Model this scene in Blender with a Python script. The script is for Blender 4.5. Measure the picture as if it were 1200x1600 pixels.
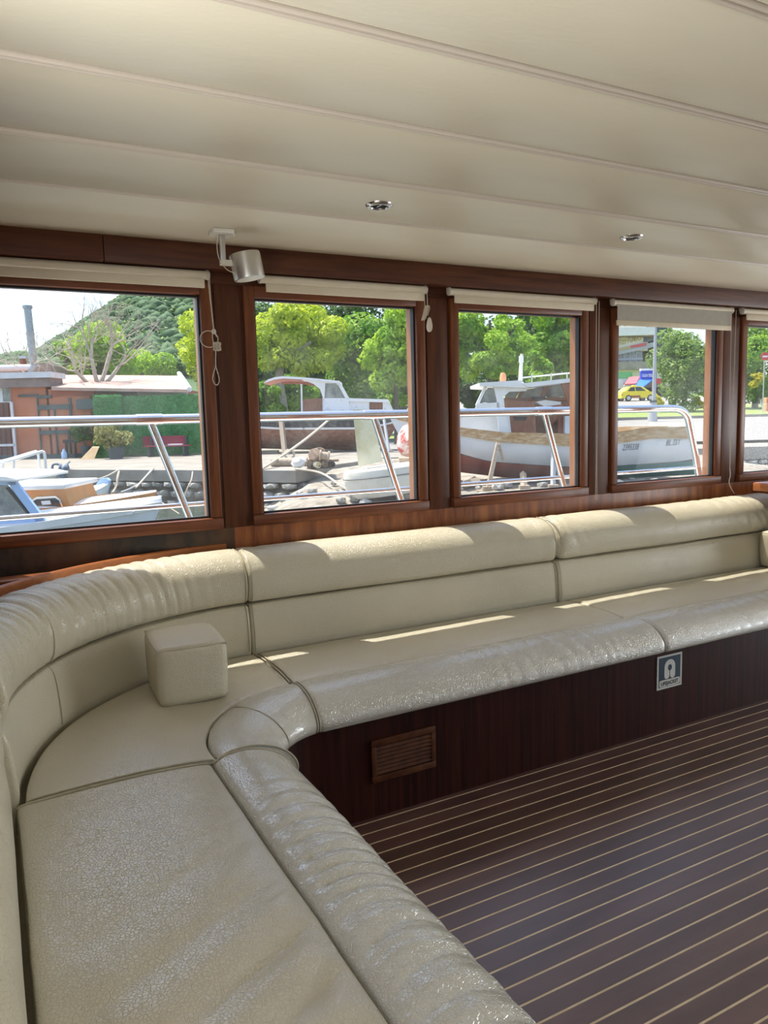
import bpy, bmesh, math, random
import numpy as np
from mathutils import Vector, Matrix
random.seed(7)
rng = np.random.default_rng(7)
for o in list(bpy.data.objects):
    bpy.data.objects.remove(o)
scene = bpy.context.scene
COL = scene.collection
PI = math.pi

# ------------------------------------------------------------------ camera
CAM_F, CAM_YAW, CAM_PITCH, CAM_ROLL, CAM_H = 1180.0, -27.85, -6.87, -1.5, 1.30
_y, _p, _r = (math.radians(a) for a in (CAM_YAW, CAM_PITCH, CAM_ROLL))
FW = np.array([-math.sin(_y) * math.cos(_p), math.cos(_y) * math.cos(_p), math.sin(_p)])
_rt = np.array([math.cos(_y), math.sin(_y), 0.0])
_up = np.cross(_rt, FW)
RT = math.cos(_r) * _rt + math.sin(_r) * _up
UP = -math.sin(_r) * _rt + math.cos(_r) * _up
cd = bpy.data.cameras.new('camera')
cam = bpy.data.objects.new('camera', cd)
COL.objects.link(cam)
cd.sensor_fit = 'VERTICAL'
cd.sensor_height = 36.0
cd.sensor_width = 27.0
cd.lens = CAM_F / 1600.0 * 36.0
cd.clip_start = 0.05
cd.clip_end = 2000
M4 = Matrix.Identity(4)
for i in range(3):
    M4[i][0], M4[i][1], M4[i][2] = RT[i], UP[i], -FW[i]
M4[2][3] = CAM_H
cam.matrix_world = M4
scene.camera = cam

# ------------------------------------------------------------------ world, sun, fill lamps, exposure
SUN_DIR = Vector((0.60, -1.0, -2.75)).normalized()
world = bpy.data.worlds.new('world')
scene.world = world
world.use_nodes = True
wn = world.node_tree
wn.nodes.clear()
sky = wn.nodes.new('ShaderNodeTexSky')
sky.sky_type = 'NISHITA'
sky.sun_disc = False
sky.sun_elevation = math.asin(-SUN_DIR.z)
sky.sun_rotation = math.atan2(-SUN_DIR.x, -SUN_DIR.y)
sky.air_density = 1.0
sky.dust_density = 2.5
sky.ozone_density = 1.0
bgn = wn.nodes.new('ShaderNodeBackground')
bgn.inputs['Strength'].default_value = 0.36
wo = wn.nodes.new('ShaderNodeOutputWorld')
wn.links.new(sky.outputs[0], bgn.inputs['Color'])
wn.links.new(bgn.outputs[0], wo.inputs['Surface'])
sd = bpy.data.lights.new('sun', 'SUN')
sd.energy = 7.0
sd.angle = math.radians(0.55)
sd.color = (1.0, 0.95, 0.86)
sun = bpy.data.objects.new('sun', sd)
COL.objects.link(sun)
sun.rotation_euler = SUN_DIR.to_track_quat('-Z', 'Y').to_euler()
sun.location = (-10, 15, 40)

def area(name, loc, direction, sx, sy, energy, color):
    d = bpy.data.lights.new(name, 'AREA')
    d.shape = 'RECTANGLE'
    d.size, d.size_y = sx, sy
    d.energy = energy
    d.color = color
    o = bpy.data.objects.new(name, d)
    COL.objects.link(o)
    o.location = loc
    o.rotation_euler = Vector(direction).to_track_quat('-Z', 'Y').to_euler()
    return o
# added fill lamps outside the unseen openings, aimed up to brighten the ceiling
area('fill_opposite_side', (2.9, -3.05, 0.75), (0, 1, 0.75), 6.4, 1.1, 18, (0.98, 0.98, 1.0))
area('fill_forward_end', (-1.05, -0.3, 0.80), (1, 0, 0.70), 3.4, 1.1, 130, (0.96, 0.98, 1.0))
area('fill_aft_end', (7.5, 0.3, 0.65), (-1, 0, 0.40), 3.2, 1.6, 155, (0.92, 0.96, 1.0))
scene.view_settings.view_transform = 'Standard'
scene.view_settings.look = 'None'
scene.view_settings.exposure = 0.0
scene.view_settings.gamma = 1.0
scene.view_settings.use_curve_mapping = False

# ------------------------------------------------------------------ materials
MATS = {}
def mat(name, col, rough=0.6, metal=0.0, col2=None, scale=8.0, stretch=(1, 1, 1), bump=0.0, bscale=None,
        detail=6.0, spec=0.5, coat=0.0, lo=0.35, hi=0.65, trans=0.0, objrand=0.0, bdist=0.01, coords='Object', coatr=0.1):
    m = bpy.data.materials.new(name)
    MATS[name] = m
    m.use_nodes = True
    nt = m.node_tree
    b = nt.nodes['Principled BSDF']
    L = nt.links.new
    b.inputs['Base Color'].default_value = (*col, 1)
    b.inputs['Roughness'].default_value = rough
    b.inputs['Metallic'].default_value = metal
    b.inputs['Specular IOR Level'].default_value = spec
    b.inputs['Coat Weight'].default_value = coat
    b.inputs['Coat Roughness'].default_value = coatr
    tc = mp = None
    if col2 is not None or bump > 0:
        tc = nt.nodes.new('ShaderNodeTexCoord')
        mp = nt.nodes.new('ShaderNodeMapping')
        mp.inputs['Scale'].default_value = stretch
        if coords == 'World':
            ge = nt.nodes.new('ShaderNodeNewGeometry')
            L(ge.outputs['Position'], mp.inputs['Vector'])
        else:
            L(tc.outputs[coords], mp.inputs['Vector'])
    last = None
    if col2 is not None:
        n = nt.nodes.new('ShaderNodeTexNoise')
        n.inputs['Scale'].default_value = scale
        n.inputs['Detail'].default_value = detail
        n.inputs['Roughness'].default_value = 0.6
        L(mp.outputs[0], n.inputs['Vector'])
        cr = nt.nodes.new('ShaderNodeValToRGB')
        cr.color_ramp.elements[0].position = lo
        cr.color_ramp.elements[1].position = hi
        cr.color_ramp.elements[0].color = (*col, 1)
        cr.color_ramp.elements[1].color = (*col2, 1)
        L(n.outputs['Fac'], cr.inputs[0])
        last = cr.outputs[0]
        L(last, b.inputs['Base Color'])
    if objrand > 0:
        oi = nt.nodes.new('ShaderNodeObjectInfo')
        mr = nt.nodes.new('ShaderNodeMapRange')
        mr.inputs['To Min'].default_value = 1 - objrand
        mr.inputs['To Max'].default_value = 1 + objrand
        L(oi.outputs['Random'], mr.inputs['Value'])
        hs = nt.nodes.new('ShaderNodeHueSaturation')
        L(mr.outputs[0], hs.inputs['Value'])
        if last is not None:
            L(last, hs.inputs['Color'])
        else:
            hs.inputs['Color'].default_value = (*col, 1)
        last = hs.outputs[0]
        L(last, b.inputs['Base Color'])
    if bump > 0:
        n2 = nt.nodes.new('ShaderNodeTexNoise')
        n2.inputs['Scale'].default_value = bscale or scale
        n2.inputs['Detail'].default_value = 4
        L(mp.outputs[0], n2.inputs['Vector'])
        bp = nt.nodes.new('ShaderNodeBump')
        bp.inputs['Strength'].default_value = bump
        bp.inputs['Distance'].default_value = bdist
        L(n2.outputs['Fac'], bp.inputs['Height'])
        L(bp.outputs[0], b.inputs['Normal'])
    if trans > 0:                                  # thin leaves let some light through
        tl = nt.nodes.new('ShaderNodeBsdfTranslucent')
        if last is not None:
            L(last, tl.inputs['Color'])
        else:
            tl.inputs['Color'].default_value = (*col, 1)
        mx = nt.nodes.new('ShaderNodeMixShader')
        mx.inputs[0].default_value = trans
        L(b.outputs[0], mx.inputs[1])
        L(tl.outputs[0], mx.inputs[2])
        L(mx.outputs[0], nt.nodes['Material Output'].inputs['Surface'])
    return m

def leather(name, c1, c2, rough, coat=0.6):
    m = mat(name, c1, rough, col2=c2, scale=3.0, lo=0.3, hi=0.75, spec=0.6, coat=coat, coatr=0.27)
    nt = m.node_tree
    L = nt.links.new
    b = nt.nodes['Principled BSDF']
    tc = nt.nodes.new('ShaderNodeTexCoord')
    vo = nt.nodes.new('ShaderNodeTexVoronoi')
    vo.feature = 'DISTANCE_TO_EDGE'
    vo.inputs['Scale'].default_value = 150
    nz = nt.nodes.new('ShaderNodeTexNoise')
    nz.inputs['Scale'].default_value = 9
    nz.inputs['Detail'].default_value = 5
    L(tc.outputs['Object'], nz.inputs['Vector'])
    va = nt.nodes.new('ShaderNodeVectorMath')
    va.operation = 'MULTIPLY_ADD'
    va.inputs[1].default_value = (0.03, 0.03, 0.03)
    L(nz.outputs['Color'], va.inputs[0])
    L(tc.outputs['Object'], va.inputs[2])
    L(va.outputs[0], vo.inputs['Vector'])
    mr = nt.nodes.new('ShaderNodeMapRange')
    mr.inputs['From Max'].default_value = 0.12
    L(vo.outputs['Distance'], mr.inputs['Value'])
    bp = nt.nodes.new('ShaderNodeBump')
    bp.inputs['Strength'].default_value = 0.55
    bp.inputs['Distance'].default_value = 0.0016
    L(mr.outputs[0], bp.inputs['Height'])
    bp2 = nt.nodes.new('ShaderNodeBump')
    bp2.inputs['Strength'].default_value = 0.25
    bp2.inputs['Distance'].default_value = 0.012
    L(nz.outputs['Fac'], bp2.inputs['Height'])
    L(bp.outputs[0], bp2.inputs['Normal'])
    L(bp2.outputs[0], b.inputs['Normal'])
    L(bp2.outputs[0], b.inputs['Coat Normal'])
    b.inputs['Coat IOR'].default_value = 1.9
    return m

leather('leather', (0.56, 0.505, 0.36), (0.62, 0.57, 0.43), 0.38, 0.15)
leather('leather_seat', (0.56, 0.51, 0.375), (0.62, 0.575, 0.445), 0.35, 0.6)
leather('leather_shiny', (0.55, 0.52, 0.42), (0.61, 0.58, 0.485), 0.27, 1.0)
mat('piping', (0.36, 0.325, 0.235), 0.5, col2=(0.46, 0.42, 0.31), scale=30)
mat('ceiling_vinyl', (0.72, 0.65, 0.49), 0.34, col2=(0.77, 0.705, 0.545), scale=2.2, bump=0.16, bscale=60, spec=0.6, stretch=(0.5, 1.5, 1), bdist=0.004)
mat('ceiling_bead', (0.60, 0.52, 0.42), 0.35)
MW1, MW2 = (0.060, 0.0175, 0.007), (0.115, 0.036, 0.0135)
mat('mahogany_h', MW1, 0.42, col2=MW2, scale=5, stretch=(0.6, 9, 9), bump=0.04, bscale=9, spec=0.35)
mat('mahogany_v', MW1, 0.42, col2=MW2, scale=5, stretch=(9, 9, 0.6), bump=0.04, bscale=9, spec=0.35)
mat('frame_wood_h', (0.105, 0.030, 0.011), 0.38, col2=(0.21, 0.068, 0.024), scale=6, stretch=(0.6, 9, 9), spec=0.4)
mat('frame_wood_v', (0.105, 0.030, 0.011), 0.38, col2=(0.21, 0.068, 0.024), scale=6, stretch=(9, 9, 0.6), spec=0.4)
mat('panel_streaky', (0.19, 0.050, 0.013), 0.36, col2=(0.46, 0.155, 0.038), scale=6, stretch=(4.0, 4, 0.7), lo=0.40, hi=0.75, bump=0.05, coat=0.25, coatr=0.25)  # brown wood with brighter orange streaks
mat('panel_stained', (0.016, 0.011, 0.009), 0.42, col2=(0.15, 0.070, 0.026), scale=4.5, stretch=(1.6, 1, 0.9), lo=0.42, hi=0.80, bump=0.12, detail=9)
mat('trim_orange', (0.34, 0.105, 0.026), 0.35, col2=(0.42, 0.14, 0.04), scale=8, stretch=(1, 9, 9))
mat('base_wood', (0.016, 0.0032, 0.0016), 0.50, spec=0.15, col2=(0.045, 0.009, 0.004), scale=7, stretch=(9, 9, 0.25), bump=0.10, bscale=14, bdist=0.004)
mat('plank_wood', (0.060, 0.023, 0.019), 0.42, col2=(0.150, 0.075, 0.064), scale=3.2, stretch=(0.7, 3, 1), lo=0.3, hi=0.75, objrand=0.22, bump=0.10, bscale=26, detail=9, bdist=0.003, spec=0.9, coat=0.6, coatr=0.36, coords='World')
mat('seam_cream', (0.82, 0.68, 0.46), 0.6, col2=(0.66, 0.53, 0.34), scale=14, coords='World')
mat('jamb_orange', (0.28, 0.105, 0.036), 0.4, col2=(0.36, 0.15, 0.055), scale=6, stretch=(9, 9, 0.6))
mat('vent_wood', (0.055, 0.016, 0.006), 0.5, spec=0.2, col2=(0.11, 0.036, 0.012), scale=26, bump=0.2)
mat('void', (0.006, 0.004, 0.004), 0.8)
mat('gasket', (0.008, 0.008, 0.009), 0.5)
mat('blind_cream', (0.66, 0.58, 0.42), 0.6, col2=(0.70, 0.62, 0.47), scale=12)
mat('blind_fabric', (0.46, 0.43, 0.36), 0.75, col2=(0.50, 0.47, 0.40), scale=40, trans=0.18)
mat('blind_plastic', (0.62, 0.57, 0.47), 0.35)
mat('chain_white', (0.66, 0.59, 0.48), 0.45)
mat('lamp_chrome', (0.72, 0.71, 0.69), 0.18, metal=1.0)
mat('steel', (0.74, 0.74, 0.75), 0.11, metal=1.0)
mat('brushed', (0.62, 0.60, 0.56), 0.34, metal=0.85)
mat('speaker_white', (0.74, 0.70, 0.60), 0.4)
mat('sign_white', (0.62, 0.62, 0.56), 0.5)
mat('sign_blue', (0.012, 0.035, 0.062), 0.45)
mat('sign_black', (0.01, 0.01, 0.012), 0.5)
mat('white_gel', (0.82, 0.82, 0.80), 0.35, col2=(0.72, 0.72, 0.69), scale=3)
mat('white_paint', (0.80, 0.81, 0.81), 0.5, col2=(0.62, 0.63, 0.62), scale=5, lo=0.5, hi=0.85)
mat('hull_pale', (0.62, 0.68, 0.76), 0.42, col2=(0.72, 0.76, 0.80), scale=2.2)
mat('peeling_white', (0.76, 0.78, 0.80), 0.6, col2=(0.25, 0.25, 0.25), scale=6, lo=0.58, hi=0.72, detail=9)
mat('antifoul_red', (0.34, 0.060, 0.045), 0.6, col2=(0.27, 0.07, 0.05), scale=4)
mat('antifoul_teal', (0.04, 0.20, 0.20), 0.6, col2=(0.07, 0.27, 0.26), scale=5)
mat('rubrail_worn', (0.40, 0.23, 0.085), 0.6, col2=(0.66, 0.54, 0.36), lo=0.45, hi=0.75, scale=6, stretch=(1, 1, 3), detail=9, bump=0.15)
mat('rubrail_brown', (0.30, 0.19, 0.075), 0.55, col2=(0.40, 0.27, 0.12), scale=7)
mat('hull_black', (0.03, 0.033, 0.04), 0.55, col2=(0.16, 0.16, 0.155), scale=5, lo=0.45, hi=0.75, detail=9)
mat('hull_rust', (0.22, 0.085, 0.055), 0.7, col2=(0.36, 0.22, 0.16), scale=5, lo=0.35, hi=0.7, detail=9)
mat('boat_brown', (0.23, 0.080, 0.038), 0.4, col2=(0.32, 0.125, 0.06), scale=5, stretch=(3, 3, 1))
mat('varnish_orange', (0.52, 0.20, 0.05), 0.3, col2=(0.60, 0.26, 0.07), scale=5, coat=0.3)
mat('pale_blue', (0.36, 0.53, 0.80), 0.4)
mat('canopy_under', (0.34, 0.12, 0.085), 0.7, col2=(0.42, 0.18, 0.12), scale=6)
mat('boat_glass', (0.10, 0.12, 0.12), 0.08, col2=(0.30, 0.32, 0.30), scale=4, spec=0.8)
mat('dark_glass', (0.02, 0.026, 0.03), 0.06, spec=0.8)
mat('concrete', (0.24, 0.22, 0.185), 0.9, spec=0.2, col2=(0.33, 0.305, 0.265), scale=1.2, bump=0.3, bscale=9, bdist=0.03, coords='World')
mat('asphalt', (0.25, 0.242, 0.225), 0.9, spec=0.2, col2=(0.30, 0.292, 0.275), scale=1.0, coords='World')
mat('rubble', (0.20, 0.175, 0.135), 0.9, col2=(0.36, 0.325, 0.265), scale=2.6, bump=0.5, bscale=6, bdist=0.08, detail=10, coords='World')
mat('stone_grey', (0.22, 0.215, 0.195), 0.9, col2=(0.50, 0.48, 0.43), scale=3.2, bump=0.5, bscale=9, bdist=0.03, detail=9, objrand=0.35)
mat('grass', (0.15, 0.23, 0.045), 0.9, col2=(0.28, 0.34, 0.10), scale=2.5, bump=0.4, bscale=20, coords='World')
mat('water', (0.035, 0.060, 0.045), 0.06, col2=(0.07, 0.09, 0.06), scale=0.8, bump=0.55, bscale=3.4, stretch=(1, 1, 1), bdist=0.06, spec=0.7, coords='World')
mat('wall_orange', (0.47, 0.165, 0.085), 0.8, col2=(0.55, 0.22, 0.12), scale=1.6, lo=0.3, hi=0.7)
mat('wall_brick', (0.40, 0.13, 0.08), 0.8, col2=(0.30, 0.10, 0.07), scale=3)
mat('timber_green', (0.055, 0.085, 0.085), 0.6, col2=(0.08, 0.115, 0.11), scale=5)
mat('door_brown', (0.13, 0.055, 0.045), 0.6, col2=(0.17, 0.075, 0.06), scale=4, stretch=(6, 6, 0.5))
mat('roof_brown', (0.44, 0.29, 0.235), 0.85, col2=(0.54, 0.38, 0.31), scale=1.6)
mat('fascia_grey', (0.22, 0.16, 0.14), 0.8, col2=(0.30, 0.23, 0.20), scale=3)
mat('tin_white', (0.74, 0.75, 0.76), 0.5, col2=(0.62, 0.63, 0.65), scale=3)
mat('flue_metal', (0.42, 0.45, 0.46), 0.42, metal=0.6, col2=(0.30, 0.33, 0.34), scale=4)
mat('turf_green', (0.05, 0.24, 0.07), 0.9, col2=(0.12, 0.38, 0.14), scale=9, bump=0.6, bscale=30, bdist=0.05)
mat('turf_blade', (0.08, 0.32, 0.09), 0.8, col2=(0.17, 0.46, 0.17), scale=2.5, trans=0.2)
mat('bench_red', (0.25, 0.03, 0.055), 0.5)
mat('pot_grey', (0.075, 0.09, 0.10), 0.7)
mat('plywood', (0.50, 0.36, 0.20), 0.7, col2=(0.42, 0.29, 0.16), scale=4)
mat('bark', (0.36, 0.31, 0.25), 0.9, col2=(0.50, 0.45, 0.38), scale=9, bump=0.3)
mat('bark_dark', (0.10, 0.085, 0.065), 0.9, col2=(0.17, 0.145, 0.11), scale=9)
def leafmat(n, a, b, sc=0.9, tr=0.45):
    mat(n, a, 0.55, col2=b, scale=sc, lo=0.38, hi=0.62, trans=tr, coords='World')
leafmat('leaf_lime', (0.40, 0.53, 0.03), (0.66, 0.74, 0.06))
leafmat('leaf_mid', (0.13, 0.30, 0.03), (0.34, 0.52, 0.06))
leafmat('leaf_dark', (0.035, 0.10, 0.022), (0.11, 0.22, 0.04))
leafmat('leaf_bright', (0.23, 0.43, 0.035), (0.48, 0.66, 0.07))
leafmat('leaf_olive', (0.26, 0.27, 0.07), (0.42, 0.42, 0.16))
leafmat('leaf_cypress', (0.09, 0.20, 0.035), (0.40, 0.54, 0.13), sc=2.2)
leafmat('leaf_yellow', (0.50, 0.46, 0.03), (0.66, 0.62, 0.06))
leafmat('leaf_haze', (0.10, 0.20, 0.06), (0.26, 0.40, 0.10), sc=0.12, tr=0.2)
mat('hill_soil', (0.045, 0.10, 0.04), 0.9, col2=(0.07, 0.135, 0.05), scale=0.08, coords='World')
mat('rope', (0.50, 0.43, 0.33), 0.85)
mat('rope_grey', (0.30, 0.30, 0.29), 0.85)
mat('tarp_blue', (0.10, 0.15, 0.21), 0.7, col2=(0.17, 0.23, 0.30), scale=6)
mat('weathered_cream', (0.74, 0.69, 0.48), 0.75, col2=(0.52, 0.45, 0.22), scale=2.6, lo=0.45, hi=0.75, detail=9, bump=0.2)
mat('weathered_white', (0.74, 0.70, 0.60), 0.7, col2=(0.55, 0.49, 0.36), scale=2.6, lo=0.5, hi=0.8, detail=9, bump=0.2)
mat('old_timber', (0.33, 0.26, 0.19), 0.85, col2=(0.44, 0.36, 0.27), scale=6, stretch=(1, 4, 4))
mat('machine_rust', (0.19, 0.12, 0.085), 0.75, col2=(0.36, 0.26, 0.18), scale=14, bump=0.4)
mat('bag_white', (0.76, 0.76, 0.75), 0.7, bump=0.6, bscale=9, bdist=0.06)
mat('buoy_red', (0.58, 0.10, 0.08), 0.55, col2=(0.78, 0.66, 0.62), scale=4.5, lo=0.45, hi=0.55)
mat('car_yellow', (0.86, 0.70, 0.02), 0.28, coat=0.5)
mat('car_grey', (0.16, 0.18, 0.21), 0.3, coat=0.5)
mat('tyre', (0.02, 0.02, 0.02), 0.8)
mat('rim', (0.55, 0.55, 0.56), 0.35, metal=0.6)
mat('awning_blue', (0.03, 0.17, 0.62), 0.7)
mat('awning_red', (0.62, 0.12, 0.14), 0.7)
mat('sign_bright_blue', (0.012, 0.05, 0.50), 0.5)
mat('cream_render', (0.80, 0.76, 0.63), 0.8, col2=(0.70, 0.67, 0.56), scale=0.8)
mat('letter_gold', (0.46, 0.36, 0.15), 0.5)
mat('letter_white', (0.85, 0.86, 0.88), 0.5)
mat('letter_dark', (0.06, 0.075, 0.10), 0.6)
mat('post_grey', (0.44, 0.45, 0.46), 0.5)
mat('sign_red', (0.62, 0.05, 0.06), 0.5)
mat('orange_buoy', (0.78, 0.33, 0.16), 0.5)
mat('deck_teak', (0.30, 0.19, 0.10), 0.6, col2=(0.37, 0.25, 0.14), scale=5, stretch=(1, 8, 1))

def glass_mat():
    m = bpy.data.materials.new('window_glass')
    MATS['window_glass'] = m
    m.use_nodes = True
    nt = m.node_tree
    nt.nodes.clear()
    L = nt.links.new
    out = nt.nodes.new('ShaderNodeOutputMaterial')
    tr = nt.nodes.new('ShaderNodeBsdfTransparent')
    tr.inputs[0].default_value = (0.985, 0.99, 0.985, 1)
    gl = nt.nodes.new('ShaderNodeBsdfGlossy')
    gl.inputs['Roughness'].default_value = 0.02
    lw = nt.nodes.new('ShaderNodeLayerWeight')
    lw.inputs['Blend'].default_value = 0.5
    pw = nt.nodes.new('ShaderNodeMath')
    pw.operation = 'POWER'
    pw.inputs[1].default_value = 5
    L(lw.outputs['Facing'], pw.inputs[0])
    fr = nt.nodes.new('ShaderNodeMapRange')
    fr.inputs['To Min'].default_value = 0.004
    fr.inputs['To Max'].default_value = 0.5
    L(pw.outputs[0], fr.inputs['Value'])
    m1 = nt.nodes.new('ShaderNodeMixShader')
    L(fr.outputs[0], m1.inputs[0])
    L(tr.outputs[0], m1.inputs[1])
    L(gl.outputs[0], m1.inputs[2])
    df = nt.nodes.new('ShaderNodeBsdfTranslucent')         # dust and salt film on the pane
    df.inputs[0].default_value = (0.8, 0.8, 0.76, 1)
    tc = nt.nodes.new('ShaderNodeTexCoord')
    nz = nt.nodes.new('ShaderNodeTexNoise')
    nz.inputs['Scale'].default_value = 5
    nz.inputs['Detail'].default_value = 8
    L(tc.outputs['Object'], nz.inputs['Vector'])
    mr = nt.nodes.new('ShaderNodeMapRange')
    mr.inputs['From Min'].default_value = 0.3
    mr.inputs['From Max'].default_value = 0.8
    mr.inputs['To Min'].default_value = 0.004
    mr.inputs['To Max'].default_value = 0.05
    L(nz.outputs['Fac'], mr.inputs['Value'])
    m2 = nt.nodes.new('ShaderNodeMixShader')
    L(mr.outputs[0], m2.inputs[0])
    L(m1.outputs[0], m2.inputs[1])
    L(df.outputs[0], m2.inputs[2])
    L(m2.outputs[0], out.inputs['Surface'])
MATS['plank_wood'].node_tree.nodes['Principled BSDF'].inputs['Coat IOR'].default_value = 1.75
glass_mat()

# ------------------------------------------------------------------ object helpers
def tag(o, label=None, cat=None, group=None, kind=None):
    if label: o['label'] = label
    if cat: o['category'] = cat
    if group: o['group'] = group
    if kind: o['kind'] = kind
    return o

def thing(name, label, cat, loc=(0, 0, 0), group=None, kind=None):
    o = bpy.data.objects.new(name, None)
    o.empty_display_size = 0.1
    COL.objects.link(o)
    o.location = loc
    o['wloc'] = [float(v) for v in loc]
    return tag(o, label, cat, group, kind)

def wl(o):
    return np.array(o['wloc'][:]) if o is not None else np.zeros(3)

def obj(name, verts, faces, m, parent=None, smooth=False, label=None, kind=None, angle=None):
    """one mesh object from world-space vertices"""
    v = np.asarray(verts, float)
    if parent is None:
        base = np.array([(v[:, 0].min() + v[:, 0].max()) / 2, (v[:, 1].min() + v[:, 1].max()) / 2, v[:, 2].min()])
    else:
        base = wl(parent)
    me = bpy.data.meshes.new(name)
    me.from_pydata((v - base).tolist(), [], [tuple(int(i) for i in f) for f in faces])
    bm = bmesh.new()
    bm.from_mesh(me)
    bmesh.ops.recalc_face_normals(bm, faces=bm.faces)
    bm.to_mesh(me)
    bm.free()
    if smooth:
        for p in me.polygons:
            p.use_smooth = True
        if angle:
            me.set_sharp_from_angle(angle=math.radians(angle))
    me.materials.append(MATS[m])
    o = bpy.data.objects.new(name, me)
    COL.objects.link(o)
    o['wloc'] = [float(x) for x in base]
    if parent is None:
        o.location = base
    else:
        o.parent = parent
    return tag(o, label=label, kind=kind)

def box_vf(lo, hi, bev=0.0, seg=2):
    if bev <= 0:
        x0, y0, z0 = lo
        x1, y1, z1 = hi
        v = [(x0, y0, z0), (x1, y0, z0), (x1, y1, z0), (x0, y1, z0), (x0, y0, z1), (x1, y0, z1), (x1, y1, z1), (x0, y1, z1)]
        f = [(0, 3, 2, 1), (4, 5, 6, 7), (0, 1, 5, 4), (1, 2, 6, 5), (2, 3, 7, 6), (3, 0, 4, 7)]
        return v, f
    bm = bmesh.new()
    bmesh.ops.create_cube(bm, size=1)
    lo, hi = np.array(lo, float), np.array(hi, float)
    for v in bm.verts:
        v.co = Vector((lo + hi) / 2 + np.array(v.co) * (hi - lo))
    bmesh.ops.bevel(bm, geom=bm.edges[:], offset=bev, segments=seg, affect='EDGES', profile=0.5)
    bm.verts.index_update()
    v = [tuple(x.co) for x in bm.verts]
    f = [[x.index for x in fc.verts] for fc in bm.faces]
    bm.free()
    return v, f

def box(name, lo, hi, m, parent=None, bev=0.0, seg=2, **k):
    v, f = box_vf(lo, hi, bev, seg)
    return obj(name, v, f, m, parent, smooth=bev > 0, angle=40 if bev > 0 else None, **k)

def merge(parts):
    V, F = [], []
    for v, f in parts:
        b = len(V)
        V.extend([tuple(x) for x in v])
        F.extend([[i + b for i in q] for q in f])
    return V, F

def tube_vf(pts, r, n=8, closed=False, caps=True):
    P = [np.array(p, float) for p in pts]
    N = len(P)
    R = r if hasattr(r, '__len__') else [r] * N
    V, F = [], []
    prev = None
    for i in range(N):
        a = P[(i - 1) % N] if (closed or i > 0) else P[i]
        b = P[(i + 1) % N] if (closed or i < N - 1) else P[i]
        t = b - a
        t = t / (np.linalg.norm(t) + 1e-12)
        if prev is None:
            ref = np.array([0, 0, 1.0]) if abs(t[2]) < 0.9 else np.array([1.0, 0, 0])
        else:
            ref = prev
        u = ref - t * (ref @ t)
        u /= np.linalg.norm(u) + 1e-12
        prev = u
        w = np.cross(t, u)
        for k in range(n):
            a_ = 2 * PI * k / n
            V.append(P[i] + R[i] * (math.cos(a_) * u + math.sin(a_) * w))
    for i in range(N if closed else N - 1):
        j = (i + 1) % N
        for k in range(n):
            k2 = (k + 1) % n
            F.append((i * n + k, i * n + k2, j * n + k2, j * n + k))
    if caps and not closed:
        F.append(tuple(range(n - 1, -1, -1)))
        F.append(tuple((N - 1) * n + k for k in range(n)))
    return V, F

def tube(name, pts, r, m, parent=None, n=8, closed=False, **k):
    v, f = tube_vf(pts, r, n, closed)
    return obj(name, v, f, m, parent, smooth=True, angle=50, **k)

def spline(pts, n=8, closed=False):
    P = [np.array(p, float) for p in pts]
    out = []
    N = len(P)
    for i in range(N if closed else N - 1):
        g = (lambda j: P[j % N]) if closed else (lambda j: P[min(max(j, 0), N - 1)])
        p0, p1, p2, p3 = g(i - 1), g(i), g(i + 1), g(i + 2)
        for k in range(n):
            t = k / n
            out.append(0.5 * ((2 * p1) + (-p0 + p2) * t + (2 * p0 - 5 * p1 + 4 * p2 - p3) * t * t + (-p0 + 3 * p1 - 3 * p2 + p3) * t ** 3))
    if not closed:
        out.append(P[-1])
    return out

def lathe_vf(prof, c, axis=(0, 0, 1), n=24):
    a = Vector(axis).normalized()
    q = Vector((0, 0, 1)).rotation_difference(a)
    V, F = [], []
    M = len(prof)
    for r, z in prof:
        for k in range(n):
            t = 2 * PI * k / n
            V.append(np.array(q @ Vector((max(r, 1e-5) * math.cos(t), max(r, 1e-5) * math.sin(t), z))) + np.array(c, float))
    for i in range(M - 1):
        for k in range(n):
            k2 = (k + 1) % n
            F.append((i * n + k, i * n + k2, (i + 1) * n + k2, (i + 1) * n + k))
    F.append(tuple(range(n - 1, -1, -1)))
    F.append(tuple((M - 1) * n + k for k in range(n)))
    return V, F

def lathe(name, prof, c, m, parent=None, axis=(0, 0, 1), n=24, **k):
    v, f = lathe_vf(prof, c, axis, n)
    return obj(name, v, f, m, parent, smooth=True, angle=35, **k)

def text_vf(s, size, shear=0.0, extrude=0.0, bold=0.0, align='LEFT'):
    cu = bpy.data.curves.new('tmp_text', 'FONT')
    cu.body = s
    cu.size = size
    cu.shear = shear
    cu.extrude = extrude
    cu.offset = bold
    cu.align_x = align
    cu.resolution_u = 3
    o = bpy.data.objects.new('tmp_text', cu)
    COL.objects.link(o)
    bpy.context.view_layer.update()
    dg = bpy.context.evaluated_depsgraph_get()
    me = bpy.data.meshes.new_from_object(o.evaluated_get(dg))
    V = [tuple(v.co) for v in me.vertices]
    F = [tuple(p.vertices) for p in me.polygons]
    bpy.data.objects.remove(o)
    bpy.data.curves.remove(cu)
    bpy.data.meshes.remove(me)
    return V, F

# ================================================================== THE SALOON (structure)
CEIL = 1.96
YO = 2.962                                        # outer face of the window wall
XL, XR, YB, YF = -0.28, 6.8, -2.30, 2.90        # inner faces of the shell
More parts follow.
